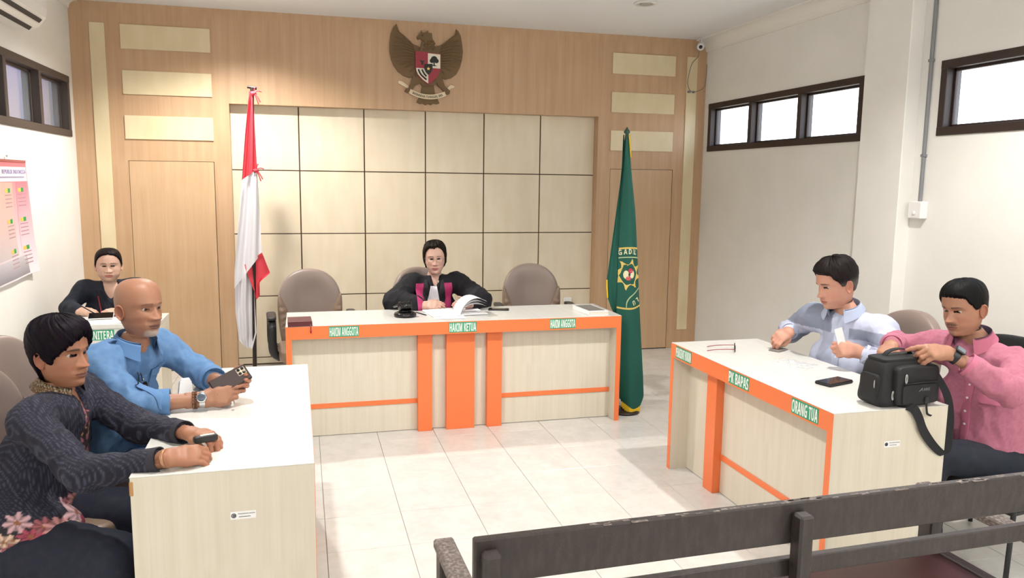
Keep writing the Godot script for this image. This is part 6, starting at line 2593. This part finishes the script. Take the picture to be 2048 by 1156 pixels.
func clerk() -> void:
	var s := {
		"seed": 303, "skin": lin("cda894"), "lip": lin("b5645c"), "yaw": 0.20, "pitch": 0.04, "head": Vector3(0.436, 1.054, 1.112), "neck": Vector3(0.432, 0.908, 1.09), "size": Vector3(1.04, 0.95, 0.97),
		"shR": Vector3(0.268, 0.885, 1.11), "shL": Vector3(0.605, 0.890, 1.05), "elR": Vector3(0.175, 0.765, 1.19), "wrR": Vector3(0.285, 0.765, 1.36), "elL": Vector3(0.66, 0.755, 1.19), "wrL": Vector3(0.556, 0.765, 1.40),
		"pelvis": Vector3(0.42, 0.48, 1.04), "chest": Vector3(0.427, 0.70, 1.075), "hipR": Vector3(0.33, 0.46, 1.07), "hipL": Vector3(0.52, 0.46, 1.05), "knR": Vector3(0.36, 0.50, 1.46), "knL": Vector3(0.54, 0.50, 1.46),
		"anR": Vector3(0.37, 0.09, 1.42), "anL": Vector3(0.54, 0.09, 1.42), "front": Vector3(0.18, 0, 0.98).normalized(),
		"hair": [[0.0, 0.084, 0.084], [0.5, 0.074, 0.074], [0.85, 0.056, 0.056], [1.1, 0.034, 0.034], [1.35, 0.006, 0.006], [1.6, -0.012, -0.012], [2.0, -0.055, -0.055], [2.5, -0.085, -0.085], [3.1416, -0.09, -0.09]],
		"hair_top": 0.008, "hair_side": 0.008, "hair_col": lin("1a1210"), "rough": 0.4, "jaw": 1.12, "cheek": 0.006, "eye_open": 0.9, "brow_w": 0.0026, "gaze": Vector3(0.05, 0.0, 1), "nose": 1.02, "neck_w": 0.95,
	}
	s.carve = [[s.neck + Vector3(0.016, 0.03, 0.060), s.neck + Vector3(0.034, -0.145, 0.118), 0.058, 0.012]]
	var t := person("woman in a dark navy blazer with tied-back hair, writing at the small corner table", s)
	var skin := Geo.new()
	var hair := Geo.new()
	var eyes := []
	make_head(skin, hair, eyes, s)
	body_core(skin, s, 0.012)
	make_hand(skin, s.elR, s.wrR, Vector3(0.90, -0.05, 0.42), Vector3(-0.15, 0.80, 0.55), true, [[0.5, 0.7, 0.4], [0.6, 0.8, 0.5], [0.65, 0.8, 0.5], [0.7, 0.8, 0.5]], s.skin, 0.0042, [[0.036, -0.014, 0.050], [0.040, -0.024, 0.076], [0.030, -0.030, 0.098]], 0.92)
	make_hand(skin, s.elL, s.wrL, Vector3(-0.72, 0.0, 0.65), Vector3(0.2, 0.85, 0.3), false, [[0.5, 0.6, 0.4], [0.5, 0.6, 0.4], [0.55, 0.6, 0.4], [0.5, 0.6, 0.4]], s.skin, 0.0042, [], 0.92)
	finish(t, skin, hair, eyes)
	var paint := func(_p: Vector3, _n: Vector3) -> Color: return lin("1b1d2b")
	s.arm = 0.060
	s.cuff = 0.046
	var blazer := make_shirt(s, paint, 0.005, 0.008, 0.004)
	part("blazer", blazer, M("tint_cloth"), t, true)
	var navy := cloth_mat(Color("191b29"))
	var F: Vector3 = s.front
	var R := Vector3.UP.cross(F).normalized()
	var fm := Front.new(blazer, s.chest, R, F)
	for sd in [-1.0, 1.0]:
		part("lapel", fm.patch([[0.015, sd * 0.004, sd * 0.012], [0.08, sd * 0.026, sd * 0.062], [0.115, sd * 0.038, sd * 0.080], [0.15, sd * 0.052, sd * 0.074], [0.185, sd * 0.060, sd * 0.078]], 6, 0.006), navy, t, true)
		part("lanyard", fm.patch([[-0.10, sd * 0.030, sd * 0.038], [0.02, sd * 0.052, sd * 0.061], [0.14, sd * 0.070, sd * 0.079]], 3, 0.008), flat_mat(Color("8f2c38"), 0.7), t, true)
	part("trousers", make_trousers(s, lin("1a1b26"), 0.015), M("tint_cloth"), t, true)
	shoes(t, s, M("black_plastic"))
	# what lies on her table
	var p := thing("pen", "slim dark pen in the woman clerk's right hand", "pen", Vector3(0.388, 0.785, 1.475))
	tube_part("barrel", p, Vector3(0.325, 0.812, 1.44), Vector3(0.450, 0.752, 1.515), [Vector2(0.004, 0), Vector2(0.0042, 0.9), Vector2(0.001, 1.0)], M("black_plastic"), 10)
	p = thing("paper_sheets", "white papers spread on the small corner table before the woman", "paper", Vector3(0.50, 0.733, 1.63))
	for k in 3:
		var g := Geo.new()
		g.box(Vector3(0.03 * k - 0.02, 0.001 + 0.0025 * k, -0.01 * k), Vector3(0.30, 0.0024, 0.21), 0.0004, Basis(Vector3.UP, 0.10 - 0.12 * k))
		part("sheet", g, M("white_paper"), p)
	p = thing("mobile_phone", "dark phone with a pale edge tilted up before the woman clerk", "phone", Vector3(0.475, 0.741, 1.575), 0.12)
	var g := Geo.new()
	var B := Basis(Vector3.RIGHT, 0.35)
	g.box(Vector3(0, 0.020, 0), Vector3(0.150, 0.009, 0.076), 0.003, B)
	part("body", g, M("white_plastic"), p)
	g = Geo.new()
	g.box(Vector3(0, 0.020, 0) + B * Vector3(0, 0.005, 0), Vector3(0.146, 0.002, 0.073), 0.0006, B)
	part("screen", g, M("gloss_black"), p)


func judge() -> void:
	var s := {
		"seed": 404, "skin": lin("cea797"), "lip": lin("ab6660"), "yaw": -0.14, "pitch": 0.05, "roll": 0.03, "head": Vector3(2.742, 1.105, 1.420), "neck": Vector3(2.742, 0.940, 1.388), "size": Vector3(0.99, 1.0, 1.0),
		"shR": Vector3(2.565, 0.915, 1.40), "shL": Vector3(2.925, 0.915, 1.385), "elR": Vector3(2.425, 0.800, 1.59), "wrR": Vector3(2.605, 0.794, 1.725), "elL": Vector3(3.045, 0.800, 1.61), "wrL": Vector3(2.948, 0.800, 1.765),
		"pelvis": Vector3(2.73, 0.47, 1.33), "chest": Vector3(2.737, 0.71, 1.365), "hipR": Vector3(2.63, 0.46, 1.36), "hipL": Vector3(2.83, 0.46, 1.36), "knR": Vector3(2.62, 0.50, 1.74), "knL": Vector3(2.84, 0.50, 1.74),
		"anR": Vector3(2.63, 0.09, 1.72), "anL": Vector3(2.83, 0.09, 1.72), "front": Vector3(-0.1, 0, 1).normalized(),
		"hair": [[0.0, 0.072, 0.080], [0.25, 0.078, 0.084], [0.6, 0.076, 0.076], [0.9, 0.056, 0.052], [1.12, 0.030, 0.026], [1.32, -0.004, -0.008], [1.5, -0.034, -0.034], [1.8, -0.070, -0.070], [2.4, -0.112, -0.112], [3.1416, -0.118, -0.118]],
		"hair_top": 0.015, "hair_side": 0.013, "hair_col": lin("201815"), "rough": 0.9, "jag": 0.012, "jaw": 0.98, "cheek": 0.0, "gaze": Vector3(-0.05, 0.0, 1), "brow_w": 0.0028, "brow_s": 0.7,
	}
	s.carve = [[s.neck + Vector3(0.0, 0.05, 0.055), s.neck + Vector3(-0.004, -0.030, 0.095), 0.044, 0.022]]
	var t := person("judge in a black robe with magenta facings and white bands, seated behind the desk", s)
	var skin := Geo.new()
	var hair := Geo.new()
	var eyes := []
	make_head(skin, hair, eyes, s)
	body_core(skin, s, 0.012)
	make_hand(skin, s.elR, s.wrR, Vector3(0.95, 0.05, 0.28), Vector3(-0.1, 0.75, 0.65), true, [[0.3, 0.4, 0.3], [0.4, 0.5, 0.3], [0.5, 0.6, 0.4], [0.6, 0.6, 0.4]], s.skin, 0.0042, [[0.040, -0.010, 0.046], [0.054, -0.014, 0.072], [0.058, -0.018, 0.096]])
	make_hand(skin, s.elL, s.wrL, Vector3(-0.82, 0.12, 0.50), Vector3(0.35, 0.75, 0.55), false, [[0.5, 0.7, 0.4], [0.6, 0.8, 0.4], [0.6, 0.8, 0.4], [0.6, 0.8, 0.4]], s.skin, 0.0042, [[0.038, -0.004, 0.046], [0.052, 0.004, 0.070], [0.058, 0.010, 0.094]])
	finish(t, skin, hair, eyes)
	var N: Vector3 = s.neck
	var paint := func(_p: Vector3, _n: Vector3) -> Color: return lin("14151c")
	s.arm = 0.074
	s.elbow = 0.088
	s.cuff = 0.060
	s.sleeveR = 0.72
	s.sleeveL = 0.72
	var rs := s.duplicate()
	var robe := make_shirt(rs, paint, 0.008, 0.008)
	part("robe", robe, M("tint_cloth"), t, true)
	# magenta facings, black lapels, white pleated bands lie on the robe
	var F: Vector3 = s.front
	var R := Vector3.UP.cross(F).normalized()
	var fm := Front.new(robe, s.chest, R, F)
	for sd in [-1.0, 1.0]:
		part("facing", fm.patch([[0.02, sd * 0.060, sd * 0.128], [0.10, sd * 0.068, sd * 0.134], [0.17, sd * 0.072, sd * 0.140], [0.212, sd * 0.070, sd * 0.135]], 10, 0.006, 0.0015), cloth_mat(Color("bb3570"), 0.6), t, true)
		part("lapel", fm.patch([[0.03, sd * 0.050, sd * 0.062], [0.09, sd * 0.034, sd * 0.088], [0.15, sd * 0.036, sd * 0.082], [0.20, sd * 0.046, sd * 0.076], [0.235, sd * 0.052, sd * 0.072]], 8, 0.011), cloth_mat(Color("14151c"), 0.6), t, true)
	part("white_bands", fm.patch([[0.02, -0.060, 0.046], [0.08, -0.050, 0.040], [0.14, -0.036, 0.030], [0.192, -0.026, 0.020]], 30, 0.014, 0.003), cloth_mat(Color("eceaf2"), 0.8), t, true)
	var g := Geo.new()
	collar(t, N + Vector3(-0.002, -0.004, 0.004), s.front, 0.30, 0.062, 0.35, 0.020, cloth_mat(Color("eceaf2"), 0.8), null, 0.024)
	part("trousers", make_trousers(s, lin("191a20"), 0.015), M("tint_cloth"), t, true)
	shoes(t, s, M("black_plastic"))
	# thin spectacles
	var B := Basis.from_euler(Vector3(s.pitch, s.yaw, s.roll))
	g = Geo.new()
	for sd in [-1.0, 1.0]:
		var ring := []
		for k in 21:
			ring.append((s.head as Vector3) + B * Vector3(sd * 0.033 + 0.0235 * cos(TAU * k / 20), -0.004 + 0.0165 * sin(TAU * k / 20), 0.094))
		g.tube(ring, 0.0009, 6)
		g.tube([(s.head as Vector3) + B * Vector3(sd * 0.056, 0.002, 0.092), (s.head as Vector3) + B * Vector3(sd * 0.080, 0.006, 0.045), (s.head as Vector3) + B * Vector3(sd * 0.084, 0.004, -0.01)], 0.0009, 6)
	g.tube([(s.head as Vector3) + B * Vector3(-0.010, 0.002, 0.096), (s.head as Vector3) + B * Vector3(0.010, 0.002, 0.096)], 0.0009, 6)
	part("spectacles", g, flat_mat(Color("8a7f7a"), 0.3, 0.6), t, true)


func man_in_pale_blue() -> void:
	var s := {
		"seed": 505, "skin": lin("c4917c"), "lip": lin("a05c50"), "yaw": -1.60, "pitch": 0.30, "roll": 0.0, "head": Vector3(4.510, 1.168, 3.706), "neck": Vector3(4.572, 1.024, 3.712), "size": Vector3(1.10, 1.06, 1.06),
		"shR": Vector3(4.530, 0.955, 3.50), "shL": Vector3(4.665, 0.945, 3.90), "elR": Vector3(4.560, 0.825, 3.265), "wrR": Vector3(4.440, 0.858, 3.430), "elL": Vector3(4.60, 0.79, 4.10), "wrL": Vector3(4.462, 0.858, 3.985),
		"pelvis": Vector3(4.72, 0.47, 3.74), "chest": Vector3(4.605, 0.73, 3.715), "hipR": Vector3(4.70, 0.46, 3.64), "hipL": Vector3(4.72, 0.46, 3.84), "knR": Vector3(4.46, 0.50, 3.58), "knL": Vector3(4.46, 0.50, 3.86),
		"anR": Vector3(4.50, 0.09, 3.58), "anL": Vector3(4.50, 0.09, 3.86), "front": Vector3(-0.92, 0, 0.39).normalized(),
		"hair": [[0.0, 0.068, 0.068], [0.5, 0.066, 0.066], [0.8, 0.058, 0.058], [0.95, 0.036, 0.036], [1.15, 0.022, 0.022], [1.30, -0.008, -0.008], [1.45, -0.010, -0.010], [1.60, 0.014, 0.014], [1.85, -0.018, -0.018], [2.2, -0.055, -0.055], [3.1416, -0.065, -0.065]],
		"hair_top": 0.017, "hair_side": 0.006, "hair_col": lin("1f1b1a"), "grey": 0.55, "rough": 1.0, "jaw": 1.14, "neck_w": 1.1, "cheek": 0.006, "eye_open": 0.25, "gaze": Vector3(0, -0.5, 1), "wide": 1.16, "belly": 1.14, "brow_w": 0.0036, "nose": 1.05,
	}
	s.carve = [[s.neck + Vector3(-0.066, 0.02, 0.022), s.neck + Vector3(-0.110, -0.045, 0.045), 0.036, 0.012]]
	var t := person("heavy man in a pale blue shirt with grey patches, looking down at the right desk", s)
	var skin := Geo.new()
	var hair := Geo.new()
	var eyes := []
	make_head(skin, hair, eyes, s)
	body_core(skin, s, 0.013)
	make_hand(skin, s.elR, s.wrR, Vector3(-0.80, -0.22, 0.30), Vector3(-0.15, 0.75, 0.62), true, [[0.6, 0.8, 0.5], [0.7, 0.9, 0.5], [0.8, 0.9, 0.5], [0.8, 0.9, 0.5]], s.skin, 0.0038, [[0.036, -0.016, 0.048], [0.038, -0.030, 0.074], [0.028, -0.040, 0.094]], 1.05)
	make_hand(skin, s.elL, s.wrL, Vector3(-0.90, 0.12, -0.25), Vector3(-0.25, 0.42, 0.88), false, [[0.95, 1.2, 0.7], [1.0, 1.2, 0.7], [1.05, 1.2, 0.7], [1.1, 1.2, 0.7]], s.skin, 0.0036, [[0.036, -0.018, 0.048], [0.036, -0.034, 0.072], [0.022, -0.042, 0.090]], 1.08)
	finish(t, skin, hair, eyes)
	var C: Vector3 = s.chest
	var F: Vector3 = s.front
	var R := Vector3.UP.cross(F).normalized()
	var paint := func(p: Vector3, n: Vector3) -> Color:
		var q := p - C
		var c := lin("c3cbe4")
		var x := q.dot(R)
		if n.dot(F) > 0.0:
			if absf(x - 0.006) < 0.020:
				c = lin("b4bcd6")
			if q.y > 0.150 and q.y < 0.212 and x > 0.05:
				c = lin("949db3")
			if q.y > 0.175 and x < -0.045:
				c = lin("878fa4")
			if x < -0.02 and x > -0.11 and q.y < 0.175 and q.y > -0.2:
				c = lin("a9b1c8")
		if absf(x) > 0.19 and q.y > 0.05 and q.y < 0.115:
			c = lin("949db3")
		return c
	s.arm = 0.070
	s.elbow = 0.062
	s.cuff = 0.050
	s.sleeveR = 0.74
	s.sleeveL = 0.70
	var shirt := make_shirt(s, paint, 0.007, 0.0072)
	part("shirt", shirt, M("tint_cloth"), t, true)
	var fm := Front.new(shirt, C, R, F)
	part("placket", fm.patch([[-0.16, -0.014, 0.024], [0.14, -0.014, 0.024]], 4, 0.004), cloth_mat(Color("b9c1da")), t, true)
	var blue := cloth_mat(Color("c6cee6"))
	cuff(t, s, "R", 0.62, 0.92, 0.047, blue)
	cuff(t, s, "L", 0.58, 0.90, 0.049, blue)
	collar(t, s.neck + Vector3(-0.006, 0.004, 0.002), s.front, 0.30, 0.080, 0.50, 0.048, cloth_mat(Color("a9b4cc")), null, 0.036)
	part("trousers", make_trousers(s, lin("4a4a58"), 0.015), M("tint_cloth"), t, true)
	shoes(t, s, M("black_plastic"))
	buttons(t, fm, 0.006, [0.11, 0.05, -0.01, -0.07], M("white_plastic"))
	# the strip of paper in his left hand and the keys under his right
	var p := thing("paper_slip", "narrow folded white paper slip in the pale blue man's fist", "paper", Vector3(4.385, 0.90, 3.96))
	var g := Geo.new()
	g.strip(smooth_path([Vector3(-0.002, -0.04, 0), Vector3(-0.016, 0.02, -0.004), Vector3(-0.034, 0.075, -0.006)], 4), PackedArrayOf(Vector3(0.018, 0.006, 0.004), 9), 0.002)
	part("paper", g, M("white_paper"), p)
	p = thing("card_holder", "small grey card holder under the pale blue man's right hand", "card holder", Vector3(4.345, DESK_H, 3.47), 0.5)
	g = Geo.new()
	g.box(Vector3(0, 0.004, 0), Vector3(0.10, 0.008, 0.065), 0.002)
	part("holder", g, M("grey_cover"), p)


func man_in_pink() -> void:
	var s := {
		"seed": 606, "skin": lin("a87a62"), "lip": lin("8a5146"), "yaw": -1.40, "pitch": 0.20, "roll": 0.06, "head": Vector3(4.672, 1.138, 4.380), "neck": Vector3(4.735, 0.994, 4.392), "size": Vector3(1.03, 1.0, 1.03),
		"shR": Vector3(4.70, 0.932, 4.22), "shL": Vector3(4.80, 0.910, 4.585), "elR": Vector3(4.64, 0.895, 4.03), "wrR": Vector3(4.438, 0.945, 4.225), "elL": Vector3(4.590, 0.845, 4.725), "wrL": Vector3(4.412, 0.985, 4.592),
		"pelvis": Vector3(4.83, 0.45, 4.44), "chest": Vector3(4.785, 0.70, 4.42), "hipR": Vector3(4.82, 0.44, 4.34), "hipL": Vector3(4.82, 0.44, 4.54), "knR": Vector3(4.47, 0.50, 4.28), "knL": Vector3(4.47, 0.50, 4.48),
		"anR": Vector3(4.50, 0.09, 4.28), "anL": Vector3(4.50, 0.09, 4.47), "front": Vector3(-0.965, 0, 0.26).normalized(),
		"hair": [[0.0, 0.066, 0.066], [0.5, 0.063, 0.063], [0.85, 0.055, 0.055], [0.98, 0.034, 0.034], [1.15, 0.020, 0.020], [1.30, -0.004, -0.004], [1.45, -0.004, -0.004], [1.60, 0.016, 0.016], [1.85, -0.010, -0.010], [2.2, -0.045, -0.045], [3.1416, -0.055, -0.055]],
		"hair_top": 0.012, "hair_side": 0.007, "hair_col": lin("121114"), "rough": 0.5, "jaw": 1.08, "cheek": 0.003, "eye_open": 0.35, "gaze": Vector3(0, -0.4, 1), "wide": 1.08, "belly": 1.05, "brow_w": 0.0032, "nose": 1.15, "ear_out": 0.004,
		"beard": [[0.013, -0.0570, 0.017, 0.0052, lin("1a1210"), 0.85], [0.0, -0.098, 0.012, 0.010, lin("241814"), 0.4]],
	}
	s.carve = [[s.neck + Vector3(-0.062, 0.02, 0.018), s.neck + Vector3(-0.105, -0.060, 0.030), 0.038, 0.014]]
	var t := person("man in a pink shirt with a moustache and black watch, opening the black bag", s)
	var skin := Geo.new()
	var hair := Geo.new()
	var eyes := []
	make_head(skin, hair, eyes, s)
	body_core(skin, s, 0.013)
	make_hand(skin, s.elR, s.wrR, Vector3(-0.80, -0.35, 0.45), Vector3(-0.35, 0.90, 0.2), true, [[0.5, 0.7, 0.4], [0.5, 0.7, 0.4], [0.5, 0.7, 0.4], [0.55, 0.7, 0.4]], s.skin, 0.0034, [[0.040, -0.012, 0.046], [0.052, -0.022, 0.074], [0.054, -0.034, 0.098]])
	make_hand(skin, s.elL, s.wrL, Vector3(-0.97, 0.06, -0.10), Vector3(0.0, 0.78, 0.62), false, [[0.30, 0.25, 0.2], [0.75, 0.9, 0.5], [0.80, 0.9, 0.5], [0.85, 0.25, 0.1]], s.skin, 0.003, [[0.038, -0.014, 0.048], [0.046, -0.026, 0.076], [0.044, -0.038, 0.100]], 1.08)
	finish(t, skin, hair, eyes)
	var pn := noise(88, 60.0, 2)
	var C: Vector3 = s.chest
	var F: Vector3 = s.front
	var R := Vector3.UP.cross(F).normalized()
	var paint := func(p: Vector3, n: Vector3) -> Color:
		var c := lin("b06a80").lerp(lin("b9758b"), clampf(0.5 + pn.get_noise_3d(p.x, p.y, p.z), 0.0, 1.0))
		if absf((p - C).dot(R) - 0.006) < 0.017 and n.dot(F) > 0.3:
			c = c.darkened(0.08)
		return c
	s.arm = 0.066
	s.elbow = 0.062
	s.cuff = 0.050
	s.sleeveR = 0.80
	s.sleeveL = 0.55
	var shirt := make_shirt(s, paint, 0.0085, 0.0068)
	part("shirt", shirt, M("tint_cloth"), t, true)
	var fm := Front.new(shirt, C, R, F)
	part("placket", fm.patch([[-0.16, -0.012, 0.024], [0.13, -0.012, 0.024]], 4, 0.004), cloth_mat(Color("bd6c86")), t, true)
	part("chest_pocket", fm.patch([[0.03, 0.055, 0.135], [0.04, 0.045, 0.143], [0.125, 0.045, 0.143]], 10, 0.004), cloth_mat(Color("c2708a")), t, true)
	var pink := cloth_mat(Color("c2708a"))
	cuff(t, s, "R", 0.70, 0.94, 0.046, pink)
	cuff(t, s, "L", 0.42, 0.72, 0.052, pink)
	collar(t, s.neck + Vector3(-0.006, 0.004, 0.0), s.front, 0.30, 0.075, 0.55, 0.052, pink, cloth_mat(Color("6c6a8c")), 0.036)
	part("trousers", make_trousers(s, lin("1d2430")), M("tint_cloth"), t, true)
	shoes(t, s, M("black_plastic"))
	buttons(t, fm, 0.006, [0.10, 0.04, -0.02, -0.08], M("white_plastic"))
	var ax := ((s.wrL as Vector3) - (s.elL as Vector3)).normalized()
	var w := (s.wrL as Vector3) - ax * 0.022
	var wt := tube_part("wrist_watch", t, w - ax * 0.015, w + ax * 0.015, [Vector2(0.030, 0.0), Vector2(0.034, 0.08), Vector2(0.034, 0.92), Vector2(0.030, 1.0)], M("black_plastic"))
	var nrm := (Vector3(0.35, 0.60, 0.72) - ax * Vector3(0.35, 0.60, 0.72).dot(ax)).normalized()
	var side := ax.cross(nrm)
	var g := Geo.new()
	g.box(w + nrm * 0.038, Vector3(0.042, 0.034, 0.012), 0.004, Basis(ax, side, nrm))
	part("watch_case", g, M("black_plastic"), wt, true)
	g = Geo.new()
	g.box(w + nrm * 0.0445, Vector3(0.034, 0.027, 0.001), 0.0003, Basis(ax, side, nrm))
	part("watch_screen", g, flat_mat(Color("5c6a74"), 0.2), wt, true)
